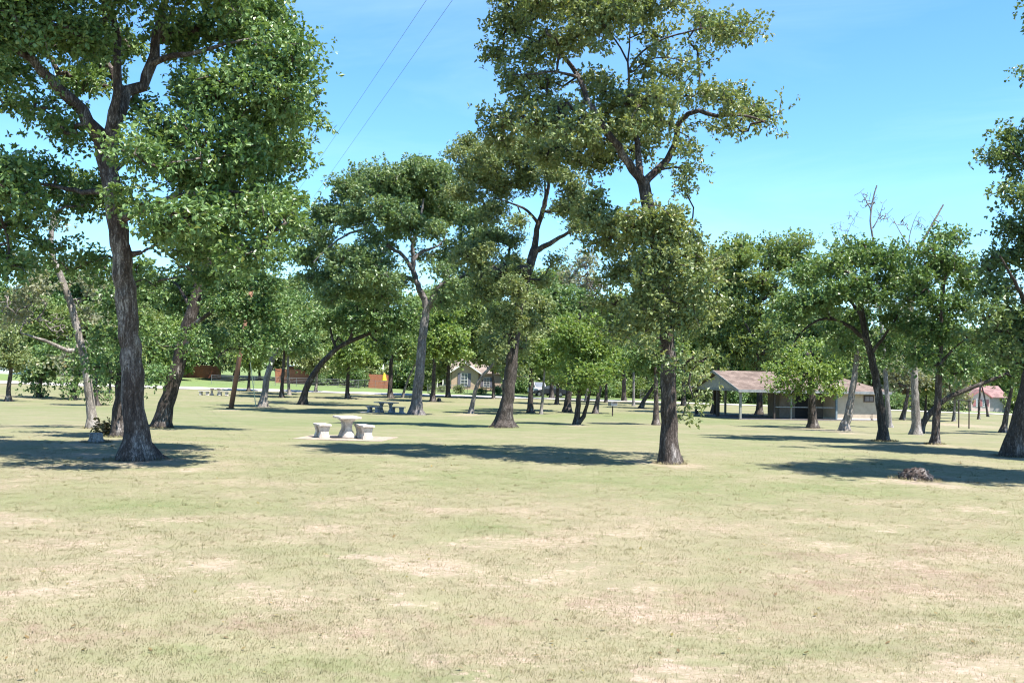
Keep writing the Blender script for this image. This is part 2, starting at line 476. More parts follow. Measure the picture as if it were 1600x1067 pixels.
# ------------------------------------------------------------------ ground
def build_ground():
    ys = [-25, -12, -5, 0]
    y = 2.0
    while y < 14: ys.append(y); y += .22
    while y < 60: ys.append(y); y *= 1.022
    while y < 260: ys.append(y); y *= 1.03
    while y < 4200: ys.append(y); y *= 1.25
    ys = np.array(ys)
    t = np.linspace(-1, 1, 161); t = np.sign(t) * np.abs(t) ** 1.5
    Wd = 26 + 1.35 * np.maximum(ys, 0)
    X = t[None, :] * Wd[:, None]; Y = np.repeat(ys[:, None], len(t), 1)
    Z = T(X, Y)
    V = np.stack([X, Y, Z], -1).reshape(-1, 3)
    n, m = len(ys), len(t)
    i = np.arange(n - 1)[:, None] * m + np.arange(m - 1)[None, :]
    Fc = np.stack([i, i + 1, i + m + 1, i + m], -1).reshape(-1, 4)
    o = link('ground', np_mesh('ground', V, Fc), lawn_mat())
    tag(o, 'dry mown lawn with straw, green and bare sandy patches', 'lawn', kind='structure')
build_ground()

def strip(name, pts, w, mat, lift, label, cat):
    """a ribbon on the terrain along world points"""
    pts = [Vector((p[0], p[1], 0)) for p in pts]
    fine = []
    for a, b in zip(pts, pts[1:]):
        k = max(2, int((b - a).length / 2.5))
        fine += [a.lerp(b, i / k) for i in range(k)]
    fine.append(pts[-1])
    V = []
    for i, p in enumerate(fine):
        t = (fine[min(i + 1, len(fine) - 1)] - fine[max(i - 1, 0)]).normalized()
        nrm = Vector((-t.y, t.x, 0))
        for k in range(7):
            u = (k / 6 - .5) * w * (1 + .06 * math.sin(i * 1.7) * (1 if k in (0, 6) else 0))
            q = p + nrm * u
            V.append((q.x, q.y, Tz(q.x, q.y) + lift))
    V = np.array(V)
    n = len(fine)
    i = np.arange(n - 1)[:, None] * 7 + np.arange(6)[None, :]
    Fc = np.stack([i, i + 1, i + 8, i + 7], -1).reshape(-1, 4)
    o = link(name, np_mesh(name, V, Fc), mat)
    return tag(o, label, cat, kind='structure')

strip('road', ROADW, 5.2, gravel_mat(), .05, 'pale gravel road crossing behind the park trees', 'road')

# ------------------------------------------------------------------ grass blades near the camera
def build_grass(n=420000):
    u = RNG.random(n)
    Y = 6.2 * (40 / 6.2) ** u                     # equal count per log distance
    X = (RNG.random(n) - .5) * 1.22 * Y
    cl = RNG.integers(0, n, n)                    # pull two thirds of the blades into tufts
    pull = RNG.random(n) < .62
    k = (cl // 14) * 14
    near = np.abs(Y[k] - Y) < 1e9
    sd = .028 + .0022 * Y[k]
    Xt = X[k] + RNG.normal(0, 1, n) * sd; Yt = Y[k] + RNG.normal(0, 1, n) * sd
    X = np.where(pull & near, Xt, X); Y = np.where(pull & near, Yt, Y)
    keep = RNG.random(n) > sstep(14, 40, Y)
    for (x, y, rx_, ry_, kd) in PATCH:
        if kd == 'sand':
            q = ((X - x) / (rx_ + .1)) ** 2 + ((Y - y) / (ry_ + .1)) ** 2
            keep &= ~((q < 1) & (RNG.random(n) < .6))
    X, Y = X[keep], Y[keep]; n = len(X)
    Z = T(X, Y)
    # longer grass left by the mower round trunks, stumps and pad
    gx, gy = [], []
    for (bx, by, rad) in [(214,718,.62),(1047,724,.36),(786,668,.55),(249,668,.42),(187,682,.4),(145,669,.28),(1580,713,.5),(1461,694,.3),(1382,689,.4),(1432,749,.5),(150,691,.35),(360,638,.25)]:
        c = at(bx, by); m_ = 420
        a_ = RNG.uniform(0, 6.28, m_); q_ = rad * RNG.uniform(.75, 1.35, m_)
        gx.append(c.x + np.cos(a_) * q_); gy.append(c.y + np.sin(a_) * q_)
    # scattered coarser tufts in the verge
    cy_ = 7 * (30 / 7) ** RNG.random(420); cx_ = (RNG.random(420) - .5) * 1.15 * cy_
    for a_, b_ in zip(cx_, cy_):
        gx.append(a_ + RNG.normal(0, .035, 22)); gy.append(b_ + RNG.normal(0, .035, 22))
    nl_ = sum(len(q) for q in gx)
    X = np.concatenate([X] + gx); Y = np.concatenate([Y] + gy); n = len(X); Z = T(X, Y)
    h = RNG.uniform(.010, .030, n)
    h[-nl_:] = RNG.uniform(.03, .10, nl_); h[-420 * 22:] *= .55
    wd = (.0010 + .00026 * Y) * RNG.uniform(.6, 1.3, n)
    lean = RNG.uniform(.2, 1.2, n) * h
    la = RNG.uniform(0, 2 * np.pi, n)
    az = la + np.pi / 2 + RNG.normal(0, .35, n)
    P = np.stack([X, Y, Z - .003], -1)
    S = np.stack([np.cos(az) * wd, np.sin(az) * wd, 0 * wd], -1)
    tip = P + np.stack([np.cos(la) * lean, np.sin(la) * lean, h], -1)
    A, B = P - S, P + S
    flip = (np.cross(B - A, tip - A)[:, 2] < 0)[:, None]
    A, B = np.where(flip, B, A), np.where(flip, A, B)
    V = np.stack([A, B, tip], 1).reshape(-1, 3)
    Fc = np.arange(3 * n).reshape(-1, 3)
    o = link('grass', np_mesh('grass', V, Fc, False), blade_mat())
    tag(o, 'short dry grass blades covering the near lawn', 'grass', kind='stuff')
build_grass()

# ------------------------------------------------------------------ trees
def unit(v):
    return v / np.maximum(np.linalg.norm(v, axis=-1, keepdims=True), 1e-9)

def leaf_mesh(C, rc, nw, nl, L, Wd, seed):
    g = np.random.default_rng(seed)
    n = len(C)
    off = g.normal(0, 1, (n, nw, 3)) * np.array([.6, .6, .42]) * rc
    wh = C[:, None, :] + off
    out = unit(off + 1e-6)
    d = g.normal(0, 1, (n, nw, nl, 3)) + out[:, :, None, :] * .7 + np.array([0, 0, -.12])
    d = unit(d).reshape(-1, 3)
    base = np.repeat(wh.reshape(-1, 3), nl, 0)
    N = len(d)
    up = unit(g.normal(0, .65, (N, 3)) + np.array([0, 0, 1.0]))
    side = unit(np.cross(d, up))
    nr = unit(np.cross(side, d))
    l = (L * g.uniform(.5, 1.4, N))[:, None]; w = (Wd * g.uniform(.7, 1.25, N))[:, None]
    b = base + d * l * .12
    fold = nr * w * g.uniform(.05, .3, (N, 1))
    v0 = b; v2 = b + d * l + nr * l * g.uniform(-.25, .05, (N, 1))
    v1 = b + d * l * .6 + side * w * .5 + fold; v3 = b + d * l * .6 - side * w * .5 + fold
    V = np.stack([v0, v1, v2, v3], 1).reshape(-1, 3)
    Fc = np.arange(4 * N).reshape(-1, 4)
    return np_mesh('crown', V, Fc, False)

class Skel:
    def __init__(s, cap=20000):
        s.P = np.zeros((cap, 3)); s.par = np.full(cap, -1); s.fix = np.zeros(cap); s.n = 0
        s.end = np.zeros(cap)
    def add(s, p, par, r=0.0):
        i = s.n; s.P[i] = p; s.par[i] = par; s.fix[i] = r; s.n += 1
        return i
    def path(s, pts, r0, r1, step, g, jit=.25, root=False):
        pts = [np.array(p, float) for p in pts]
        if root:
            last = s.add(pts[0], -1, r0)
        else:
            last = int(np.argmin(np.linalg.norm(s.P[:s.n] - pts[0], axis=1)))
            r0 = min(r0, s.fix[last] * .92 if s.fix[last] else r0)
        # catmull-rom through the points
        Q = [pts[0]] + pts + [2 * pts[-1] - pts[-2]]
        tot = sum(np.linalg.norm(b - a) for a, b in zip(pts, pts[1:])); acc = 0
        for i in range(1, len(Q) - 2):
            a, b, c, d = Q[i-1], Q[i], Q[i+1], Q[i+2]
            seg = np.linalg.norm(c - b); k = max(1, int(round(seg / step)))
            for j in range(1, k + 1):
                t = j / k
                p = .5 * ((2*b) + (-a + c)*t + (2*a - 5*b + 4*c - d)*t*t + (-a + 3*b - 3*c + d)*t**3)
                f = (acc + seg * t) / tot
                r = r0 + (r1 - r0) * f ** .9
                last = s.add(p + g.normal(0, 1, 3) * r * jit, last, r)
            acc += seg
        return last
    def grow(s, C, step, g):
        C = np.asarray(C)
        D = np.full(len(C), 1e9); near = np.zeros(len(C), int)
        def upd(i0):
            for k in range(i0, s.n, 400):
                P = s.P[k:min(k + 400, s.n)]
                d = np.linalg.norm(C[:, None] - P[None], axis=2)
                j = d.argmin(1); dm = d[np.arange(len(C)), j]
                m = dm < D
                D[m] = dm[m]; near[m] = j[m] + k
        # a small penalty for the lowest trunk keeps branches off the foot
        upd(0)
        left = np.ones(len(C), bool)
        while left.any():
            i = int(np.where(left, D, 1e9).argmin()); left[i] = False
            p0 = s.P[near[i]].copy(); p1 = C[i]; dist = np.linalg.norm(p1 - p0)
            k = max(1, int(dist / step)); last = int(near[i]); i0 = s.n
            bow = g.normal(0, .10, 3) * dist + np.array([0, 0, .08 * dist])
            for j in range(1, k + 1):
                t = j / k
                last = s.add(p0 + (p1 - p0) * t + bow * 4 * t * (1 - t) + (g.normal(0, .03, 3) * dist if j < k else 0), last)
            s.end[last] += 1
            D[i] = -1
            upd(i0)
            D[~left] = -1
    def mesh(s, name, twig, minr, base_r, g, flare=1.0):
        n = s.n; P = s.P[:n]; par = s.par[:n]
        cnt = s.end[:n].copy()
        for i in range(n - 1, 0, -1): cnt[par[i]] += cnt[i]
        r = np.where(s.fix[:n] > 0, s.fix[:n], twig * np.maximum(cnt, .6) ** .5)
        for i in range(1, n):
            r[i] = min(r[i], r[par[i]])
        main = np.full(n, -1); best = np.zeros(n)
        for i in range(1, n):
            if r[i] + 1e-6 * cnt[i] > best[par[i]]:
                best[par[i]] = r[i] + 1e-6 * cnt[i]; main[par[i]] = i
        tan = np.zeros((n, 3))
        for i in range(n):
            a = P[par[i]] if par[i] >= 0 else P[i]
            c = P[main[i]] if main[i] >= 0 else P[i]
            tan[i] = c - a
        tan = unit(tan)
        V = []; Fs = []; nv = 0
        ch = np.arange(1, n)
        ch = ch[r[1:] >= minr]
        cls = lambda q: np.where(q > .10, 14, np.where(q > .035, 7, 4))
        kc = cls(r)
        for sides in (14, 7, 4):
            e = ch[kc[ch] == sides]
            if not len(e): continue
            p = par[e]
            edir = unit(P[e] - P[p])
            ismain = main[p] == e
            tp = np.where(ismain[:, None], tan[p], edir)
            rp = np.where(ismain & (kc[p] == sides), r[p], np.minimum(r[p], r[e] * 1.12))
            ang = np.arange(sides) * 2 * np.pi / sides
            def ring(c, t, rr):
                ref = np.where(np.abs(t[:, 1:2]) < .93, np.array([[0, 1., 0]]), np.array([[1., 0, 0]]))
                u = unit(np.cross(t, ref)); v = np.cross(t, u)
                rad = rr[:, None] * np.ones(sides)[None]
                if sides == 14:
                    h = c[:, 2][:, None]
                    fl = np.exp(-np.maximum(h, 0) / (base_r * 1.1)) * flare
                    lob = .5 + .62 * np.cos(5 * ang + 1.0)[None] + .3 * np.cos(3 * ang + 2.2)[None]
                    rad = rad * (1 + fl * (.45 + .75 * lob))
                    rad = rad * (1 + .05 * np.sin(ang * 4 + h * 3.1) + .04 * np.sin(ang * 7 - h * 5.3))
                return c[:, None, :] + rad[..., None] * (u[:, None, :] * np.cos(ang)[None, :, None] + v[:, None, :] * np.sin(ang)[None, :, None])
            a = ring(P[p], tp, rp); b = ring(P[e], tan[e], r[e])
            m = len(e)
            V.append(a.reshape(-1, 3)); V.append(b.reshape(-1, 3))
            i = np.arange(m)[:, None] * sides + np.arange(sides)[None]
            j = np.arange(m)[:, None] * sides + (np.arange(sides)[None] + 1) % sides
            Fs.append(nv + np.stack([i, j, j + m * sides, i + m * sides], -1).reshape(-1, 4))
            nv += 2 * m * sides
        return np_mesh(name, np.concatenate(V), Fs)

SEED = [100]
STAT = []
def tree(name, base, path, w, blobs, label, limbs=(), leaf=LEAF_GREEN, bark=BARK_OAK, bare=(), dens=1.0, group=None, depth=.75, flare=.85, zbias=0.0, rck=1.0, rtop=.5):
    """base px (x, y); path px list up the trunk; w trunk width px; blobs (px, py, rpx[, dY]); limbs (w px, [(px, py, dY)...])"""
    SEED[0] += 1; seed = SEED[0]
    g = np.random.default_rng(seed)
    B = at(*base); s = F / B.y
    root = empty(name, B, 0, label, 'tree', group)
    def W(px, py, dY=0.0):
        p = on(px, py, B.y + dY); return np.array([p.x - B.x, p.y - B.y, p.z - B.z])
    rc = max(.34, 11.0 / s) * rck; L = max(.145, 4.8 / s) * rck; Wd = L * .66
    sk = Skel()
    pts = [W(*p) for p in path]
    pts[0] = np.array([0, 0, -.15])
    r0 = w / 2 / s
    sk.path(pts, r0, r0 * rtop, max(.3, 7 / s), g, .06, root=True)
    for lb in limbs:
        lw, lp = lb
        q = [W(*p) for p in lp]
        sk.path(q, lw / 2 / s, .25 * lw / 2 / s, max(.3, 7 / s), g, .2)
    allx = [b_[0] for b_ in blobs] or [path[-1][0]]
    cw = (max(allx) - min(allx)) / 2 / s + .01
    cxm = (max(allx) + min(allx)) / 2
    C = []
    def fill(bl, k):
        out = []
        for bb in bl:
            px, py, rp = bb[:3]; Rm = rp / s; Re = max(.4 * Rm, Rm - .75 * rc)
            if len(bb) > 3: dY = bb[3]
            else:
                u_ = min(1, abs((px - cxm) / s) / (cw + .3))
                dY = (g.uniform(-1, 1) * (1 - abs(zbias)) + zbias) * depth * (cw + .5) * math.sqrt(max(.12, 1 - u_ * u_))
            c = W(px, py, dY)
            n = max(3, int(round(k * 6.0 * max(Rm / rc, .7) ** 2.15)))
            m = max(1, int(round(n / 4.5)))
            v = unit(g.normal(0, 1, (m, 3))) * (g.random((m, 1)) ** .38) * Re * np.array([1.0, 1.15, .86])
            q = v[g.integers(0, m, n)] + g.normal(0, .72, (n, 3)) * rc * np.array([1, 1, .55])
            stray = g.random(n) < .13
            q[stray] *= g.uniform(1.1, 1.55, (int(stray.sum()), 1))
            out.append(c + q)
        return np.concatenate(out) if out else np.zeros((0, 3))
    C = fill(blobs, dens)
    if len(C): C = C[C[:, 2] > .25]
    Bc = fill(bare, 1.6)
    allc = np.concatenate([C, Bc]) if len(Bc) else C
    if len(allc):
        sk.grow(allc, max(.32, 9 / s), g)
    me = sk.mesh('trunk', max(.0075, .28 / s), (.16 if bare else .30) / s, r0, g, flare)
    link('trunk', me, bark, root)
    if len(C):
        link('crown', leaf_mesh(C, rc, 8, 5, L, Wd, seed + 5000), leaf, root)
    STAT.append((len(C), len(C) * 40, len(me.polygons)))
    return root

def auto(cx, cy, rx_, ry_, n, r, seed):
    g = random.Random(seed); out = []
    for i in range(n):
        a = g.uniform(0, 2 * math.pi); q = math.sqrt(g.uniform(.02, 1))
        out.append((cx + rx_ * q * math.cos(a), cy + ry_ * q * math.sin(a), r * g.choice((.5, .7, .9, 1.1, 1.35))))
    return out

#--DATA--
# ---- the two big front trees
tree('oak_tree', (214, 718), [(214, 718), (212, 690), (210, 640), (205, 560), (195, 450), (187, 380), (180, 320), (170, 265), (162, 228)], 35,
  [(300,60,60),(380,50,62),(440,90,48),(462,55,32),(420,15,58),(330,-30,78),(230,-40,78),(140,-30,78),(60,-20,78),(-20,0,78),(40,60,58),(10,110,52),(100,60,52),(155,50,48),(-40,80,68),
   (300,150,36),(360,140,58),(430,160,54),(462,180,28),(400,210,64),(335,225,58),(450,245,38),(420,285,58),(350,290,64),(290,270,48),(255,215,40),(285,335,50),(350,350,58),(420,340,48),(447,310,30),
   (310,392,42),(370,395,38),(335,432,34),(265,370,30),(440,380,22),(475,215,12),(480,120,14),(478,150,12),
   (130,130,38),(60,165,24),(90,195,30),(20,165,28),(115,210,24),(150,105,42),(200,70,36),(215,165,26),(222,240,38),(160,300,36),(110,285,40),(55,280,42),(5,285,48),(-30,270,58),(60,330,26),(15,345,36),(140,318,26),(205,312,28),
   (70,390,26),(110,412,28),(155,405,24),(30,420,30),(-10,395,38),(235,440,20),
   (200,-150,120),(330,-150,105),(60,-150,110),(200,-250,105),(-90,0,90),(-110,150,80)],
  'large oak in the left front with a thick flared trunk and dense dark green crown',
  [(24,[(162,228),(140,190,-.4),(110,155,-.8),(82,127,-1.0),(50,95,-1.2),(15,70,-1.3),(-40,40,-1.3)]),
   (26,[(168,258),(180,200),(200,145,.3),(222,132,.4),(236,100,.5),(246,50,.6),(262,-20,.5),(270,-110,.4)]),
   (18,[(162,228),(184,160,-.3),(184,110,-.4),(183,60,-.3),(170,0,-.2),(150,-90,0)]),
   (12,[(236,100,.5),(270,88,0),(300,84,-.5),(350,70,-.9),(400,60,-1.2)]),
   (15,[(184,345),(215,332,-.5),(260,312,-.9),(320,300,-1.3),(390,300,-1.6)]),
   (12,[(176,300),(130,300,.6),(80,290,1.0),(20,280,1.2)]),
   (13,[(190,398),(222,394,.1),(240,384,.2)]),
   (10,[(172,270),(230,230,1.4),(300,200,2.2),(380,180,2.6)])],
  LEAF_GREEN, bark_mat('grey_plated_bark', (.082, .06, .052), (.23, .19, .172), .75, (.44, .40, .38)), dens=1.15, flare=1.2, rtop=.8, zbias=.0, rck=.92)

tree('oak_tree', (1047, 724), [(1047,724),(1046,700),(1045,660),(1044,600),(1043,540),(1040,480),(1033,420),(1022,360),(1010,312),(1006,287)], 27,
  [(790,40,32),(830,30,42),(778,85,26),(840,75,36),(880,60,38),(798,122,30),(850,130,30),(820,160,28),(785,185,32),(840,200,34),(870,170,26),(775,215,26),
   (900,10,48),(960,10,48),(1010,15,42),(930,55,32),(1020,55,24),(850,-20,55),(960,-50,70),(1040,-30,48),(890,-80,70),(800,0,38),(1060,5,20),
   (1110,40,26),(1140,38,26),(1165,45,20),(1130,58,16),(1096,28,18),(1085,72,15),(1060,105,19),(1035,92,17),(1095,104,12),(1010,110,22),(1178,40,9),
   (1080,148,25),(1110,148,26),(1140,163,27),(1170,173,26),(1192,183,20),(1125,190,20),(1160,200,15),(1212,188,10),(1088,193,12),(1065,125,16),(1150,145,16),
   (935,130,32),(960,150,36),(1000,150,36),(1030,160,26),(970,190,42),(1015,190,36),(930,215,38),(900,200,38),(960,240,30),(1000,225,30),(1036,212,18),(900,250,32),(865,240,36),(930,255,26),
   (1075,240,16),(1085,265,16),(1050,262,12),(1085,290,10),(1065,282,9),(1060,225,12),
   (1050,338,32),(1000,345,26),(958,345,28),(920,335,26),(1030,370,36),(980,385,36),(1065,375,32),(940,372,30),(1080,410,36),(1020,420,36),(970,430,34),(1050,455,36),(1000,470,34),(955,480,26),(1095,450,30),(1035,498,28),(990,510,28),(1080,500,30),(1110,420,26),(1010,540,20),(968,515,22),(1112,480,22),(935,310,20),(1015,345,30,-1.2),(1045,370,30,-1.3),(1020,400,30,-1.4),(1000,440,28,-1.2),(1050,420,30,-1.3),(1060,470,26,-1.1),(1010,480,26,-1.2),(975,360,26,-.8),(940,350,24,-.5),(1040,505,18,-1),
   (1075,560,16),(1085,590,15),(1068,612,11),(1064,650,6),(1060,575,13),(1098,585,10),(1078,632,7),(1100,558,14)],
  'tall slender oak right of centre, its high open crown rising above all other trees',
  [(15,[(1006,287),(990,266,-.1),(965,230,-.3),(938,190,-.5),(920,157,-.5),(905,122,-.3),(885,94,0),(850,68,.3),(812,55,.5)]),
   (6,[(905,122,-.3),(870,112,-.6),(840,115,-.8),(800,118,-1)]),
   (14,[(1008,292),(1027,268,.2),(1045,248,.3),(1056,225,.2),(1062,193,0),(1075,178,-.2),(1092,173,-.4),(1120,181,-.5),(1160,180,-.4),(1195,190,-.2)]),
   (13,[(1000,276),(995,220,.5),(986,160,.6),(983,126,.5),(981,97,.4)]),
   (9,[(981,97,.4),(970,75,.4),(958,58,.3),(938,22,.1),(910,0,0),(880,-40,0)]),
   (8,[(983,105,.4),(1005,80,.1),(1040,60,-.2),(1070,52,-.4),(1095,45,-.5),(1130,46,-.5),(1160,55,-.4)]),
   (6,[(981,97,.4),(984,60,.8),(985,20,1),(990,-60,1)]),
   (5,[(985,118,.4),(1010,95,-.3),(1040,90,-.8),(1075,97,-1)]),
   (5,[(1027,268,.2),(1050,262,-.5),(1078,262,-.8)]),
   (7,[(1042,500),(1070,470,-.6),(1090,450,-1)]),(7,[(1038,460),(1000,430,.5),(960,420,.8)])],
  LEAF_OLIVE, BARK_MID, dens=.92, flare=.8, rtop=.7, zbias=.22, rck=.80)

# ---- middle distance
tree('oak_tree', (786, 668), [(786,668),(790,645),(793,620),(798,580),(803,530),(812,475),(822,435),(835,392)], 22,
  [(800,235,42),(840,230,42),(760,250,33),(735,270,33),(780,288,36),(830,280,32),(870,262,33),(738,228,22),(725,300,28),(900,300,22),(900,340,26),(880,325,18),(762,330,28),(870,215,36),(720,238,15),
   (800,412,26),(780,425,32),(800,455,28),(758,452,32),(850,440,15),(790,500,32),(828,505,22),(770,540,22),(742,402,30),(815,545,16),(915,315,16),(895,318,18),(905,358,17),(812,345,15),(800,375,18),(868,408,14),(770,370,22),(755,395,20)],
  'oak with a dark flared trunk forking high just left of the tall slender oak',
  [(11,[(835,392),(840,360,.2),(846,335,.3),(853,310,.3),(858,280,.2),(860,235,0)]),
   (10,[(835,392),(850,385,-.3),(868,376,-.6),(888,363,-.9),(920,345,-1)]),
   (6,[(842,350,.2),(825,330,-.3),(800,318,-.8),(770,308,-1)]),
   (6,[(848,335,.3),(852,300,1),(850,250,1.5)]),
   (5,[(803,535),(780,505,-.7),(760,480,-1)])],
  LEAF_OLIVE, BARK_DARK, dens=1.15, flare=1.2, rtop=.62, zbias=.1, rck=.86)

tree('oak_tree', (649, 648), [(649,648),(652,615),(656,575),(660,530),(665,490),(667,480)], 17,
  [(510,330,33),(550,300,33),(600,285,38),(650,280,38),(690,290,33),(560,338,26),(610,328,34),(660,322,36),(700,330,33),(740,340,28),(500,372,26),(480,400,26),(470,360,22),(620,362,20),(730,382,24),(760,370,22),
   (570,402,18),(600,432,26),(560,450,26),(520,430,26),(700,412,20),(720,450,22),(625,300,36),(570,275,22),(680,265,22),(640,262,22),(535,345,14),(488,440,20),(745,425,20),(560,420,28),(600,408,20),(530,402,24),(625,442,14),(690,422,16),(735,442,24),(590,462,24),(640,350,26),(580,370,18),(680,360,22),(515,460,22),(700,470,20),(560,392,18),(700,386,16),(600,384,14),(660,400,14)],
  'spreading oak with crooked forked limbs and a wide domed crown behind the dark picnic table',
  [(12,[(667,482),(655,450,.2),(647,427,.3),(646,400,.2),(645,380,.1),(655,350,0),(662,310,0)]),
   (7,[(647,425,.3),(630,400,-.3),(612,388,-.6),(590,370,-.9),(568,360,-1.1),(540,368,-1.2),(515,385,-1.2),(490,410,-1.2)]),
   (8,[(650,440,.2),(630,432,.6),(603,427,.9),(575,432,1.2),(545,442,1.4)]),
   (12,[(667,482),(678,462,-.2),(688,447,-.3),(705,440,-.5),(725,430,-.8),(752,415,-1)]),
   (8,[(690,447,-.3),(705,415,.2),(718,385,.4),(722,352,.5),(730,320,.5)]),
   (6,[(646,405,.2),(662,392,.8),(690,380,1.2),(700,350,1.5)]),
   (6,[(645,380,.1),(630,350,-.8),(600,320,-1.4),(570,300,-1.6)])],
  LEAF_BLUE, bark_mat('blue_grey_bark', (.13, .115, .11), (.27, .25, .25), .7), dens=1.45, zbias=.12, rtop=.7)

tree('oak_tree', (472, 632), [(472,632),(479,605),(490,585),(505,565),(525,546),(545,534),(565,526),(592,515)], 11,
  [(560,500,32),(520,490,28),(600,500,32),(640,500,22),(480,500,24),(540,538,14),(605,540,22),(560,462,32),(500,455,24),(620,470,24),(470,540,18),(590,460,22),(530,515,18)],
  'dark oak arching over to the right behind the dark picnic table', [(6,[(545,534),(555,505,-.5),(560,470,-.8)]),(5,[(525,546),(515,510,.4),(505,470,.7)])],
  LEAF_GREEN, BARK_DARK)

tree('oak_tree', (249, 668), [(249,668),(256,645),(265,618),(278,570),(290,520),(305,470),(320,420),(335,380)], 25,
  [(330,400,42),(380,432,38),(300,440,33),(420,440,28),(350,470,33),(400,480,28),(268,470,28),(300,530,18),(430,500,20),(340,530,26),(390,535,26),(430,405,22),(250,440,22),(315,555,18),(244,588,18),(258,548,14),(350,360,26),(232,520,16),(415,545,16),(378,482,20,-1),(384,515,18,-1),(374,542,9,-1)],
  'dark oak leaning to the right directly behind the largest left oak', [(10,[(290,520),(325,490,-.6),(370,470,-1)]),(8,[(300,485),(280,450,.6),(262,430,1)])],
  LEAF_GREEN, BARK_DARK, flare=.5, rtop=.6)

tree('oak_tree', (145, 669), [(145,669),(142,640),(139,610),(133,570),(122,520),(114,488),(103,452),(92,425),(80,392),(82,350),(86,330)], 15,
  [(60,440,24),(38,470,22),(142,450,22),(150,500,18),(38,400,20),(170,470,18),(20,500,24),(95,570,12),(120,560,10),(80,350,16)],
  'thin scaly trunked oak with bare grey twigs, left of the largest oak',
  [(9,[(130,548),(105,547,-.3),(88,540,-.5),(70,532,-.7),(32,520,-.9)]),(3,[(135,580),(155,575,-.3),(172,566,-.5)])],
  LEAF_GREY, BARK_PALE, bare=[(60,500,30,-.6),(95,515,26,-.3),(30,480,26,-.7),(120,470,20,.2),(140,540,18,-.4)], dens=.7)

tree('oak_tree', (187, 682), [(187,682),(188,640),(192,590),(196,540),(200,480),(195,430)], 24,
  [(200,500,28),(160,530,22),(222,460,28),(240,520,18),(170,470,22),(207,560,18),(150,562,18),(160,430,26),(215,420,26),(185,590,12),(170,580,14)],
  'dark trunked oak half hidden behind the largest left oak', [], LEAF_GREEN, BARK_DARK)

# ---- right hand group
tree('oak_tree', (1580, 713), [(1580,713),(1586,690),(1596,645),(1608,590),(1620,520),(1630,440)], 28,
  [(1575,400,38),(1560,440,33),(1600,360,42),(1550,480,32),(1590,500,42),(1570,550,32),(1610,300,34),(1572,240,30),(1590,206,26),(1548,246,14),(1610,262,26),(1586,292,12),(1655,400,56),(1710,300,66),(1700,205,52),(1710,480,74),
   (1604,8,16),(1603,120,5),(1740,100,60),(1720,150,88),(1540,522,22),(1620,560,33),(1545,420,18),(1570,350,18),(1780,350,90),(1760,250,80)],
  'big dark oak leaning right at the right edge of the lawn', [(12,[(1620,520),(1600,470,-.5),(1580,430,-.9),(1562,400,-1)]),(9,[(1626,470),(1640,380),(1640,300,.4),(1600,255,.4),(1575,235,.3)])],
  LEAF_BLUE, BARK_DARK, dens=1.0, flare=.6)

tree('oak_tree', (1461, 694), [(1461,694),(1463,655),(1466,615),(1468,560),(1470,500),(1474,440),(1482,400)], 12.5,
  [(1475,378,26),(1450,392,22),(1500,402,26),(1470,420,32),(1440,432,28),(1510,440,28),(1450,470,32),(1500,480,32),(1470,520,32),(1430,510,28),(1520,530,28),(1440,560,26),(1500,572,26),(1488,365,14),(1410,470,22)],
  'straight slim oak with a tall narrow crown, nearest trunk left of the metal frame', [(6,[(1468,570),(1490,545,-.4),(1515,525,-.8)]),(6,[(1470,500),(1450,470,.4),(1435,440,.7)])],
  LEAF_GREEN, BARK_OAK)

tree('oak_tree', (1437, 677), [(1437,677),(1445,656),(1458,641),(1480,622),(1505,611),(1540,597),(1572,584)], 10,
  [(1540,562,28),(1580,572,26),(1510,580,18),(1480,592,14),(1562,590,16),(1600,580,26),(1520,545,20)],
  'oak leaning far over to the right behind the straight slim oak', [], LEAF_GREEN, BARK_DARK, flare=.6)

tree('oak_tree', (1382, 689), [(1382,689),(1378,655),(1371,605),(1362,560),(1352,520),(1345,480),(1340,440)], 15,
  [(1340,402,33),(1300,412,33),(1380,402,33),(1260,432,33),(1320,450,38),(1370,450,38),(1410,440,28),(1280,470,33),(1340,500,33),(1240,470,28),(1400,500,28),(1300,520,26),(1232,500,22),(1382,540,24),(1420,540,16),(1350,382,16),(1318,388,16),(1410,402,18),(1400,565,14)],
  'broad round oak with a dark trunk in front of the pavilion end', [(8,[(1356,535),(1322,506,-.4),(1290,498,-.8),(1262,510,-1),(1240,535,-1.1)]),(7,[(1350,500),(1320,460,.5),(1290,435,.8)]),(7,[(1360,555),(1385,520,-.5),(1405,490,-.8)])],
  LEAF_GREEN, BARK_DARK, dens=1.0)

tree('oak_tree', (1319, 673), [(1319,673),(1323,655),(1327,640),(1333,602),(1338,566),(1340,535)], 13.5,
  [(1340,540,26),(1308,538,22),(1370,560,18),(1352,580,14),(1330,505,20)], 'pale grey trunked oak leaning slightly before the tan pavilion wall', [], LEAF_GREEN, BARK_PALE)

tree('oak_tree', (1271, 669), [(1271,669),(1269,645),(1268,612),(1265,580),(1262,555)], 14,
  [(1265,575,26),(1235,582,22),(1295,586,22),(1260,550,26),(1290,556,22),(1218,602,15),(1270,604,16),(1304,606,14),(1240,608,14)],
  'low leafy oak hiding the middle of the pavilion roof', [], LEAF_BRIGHT, BARK_DARK)

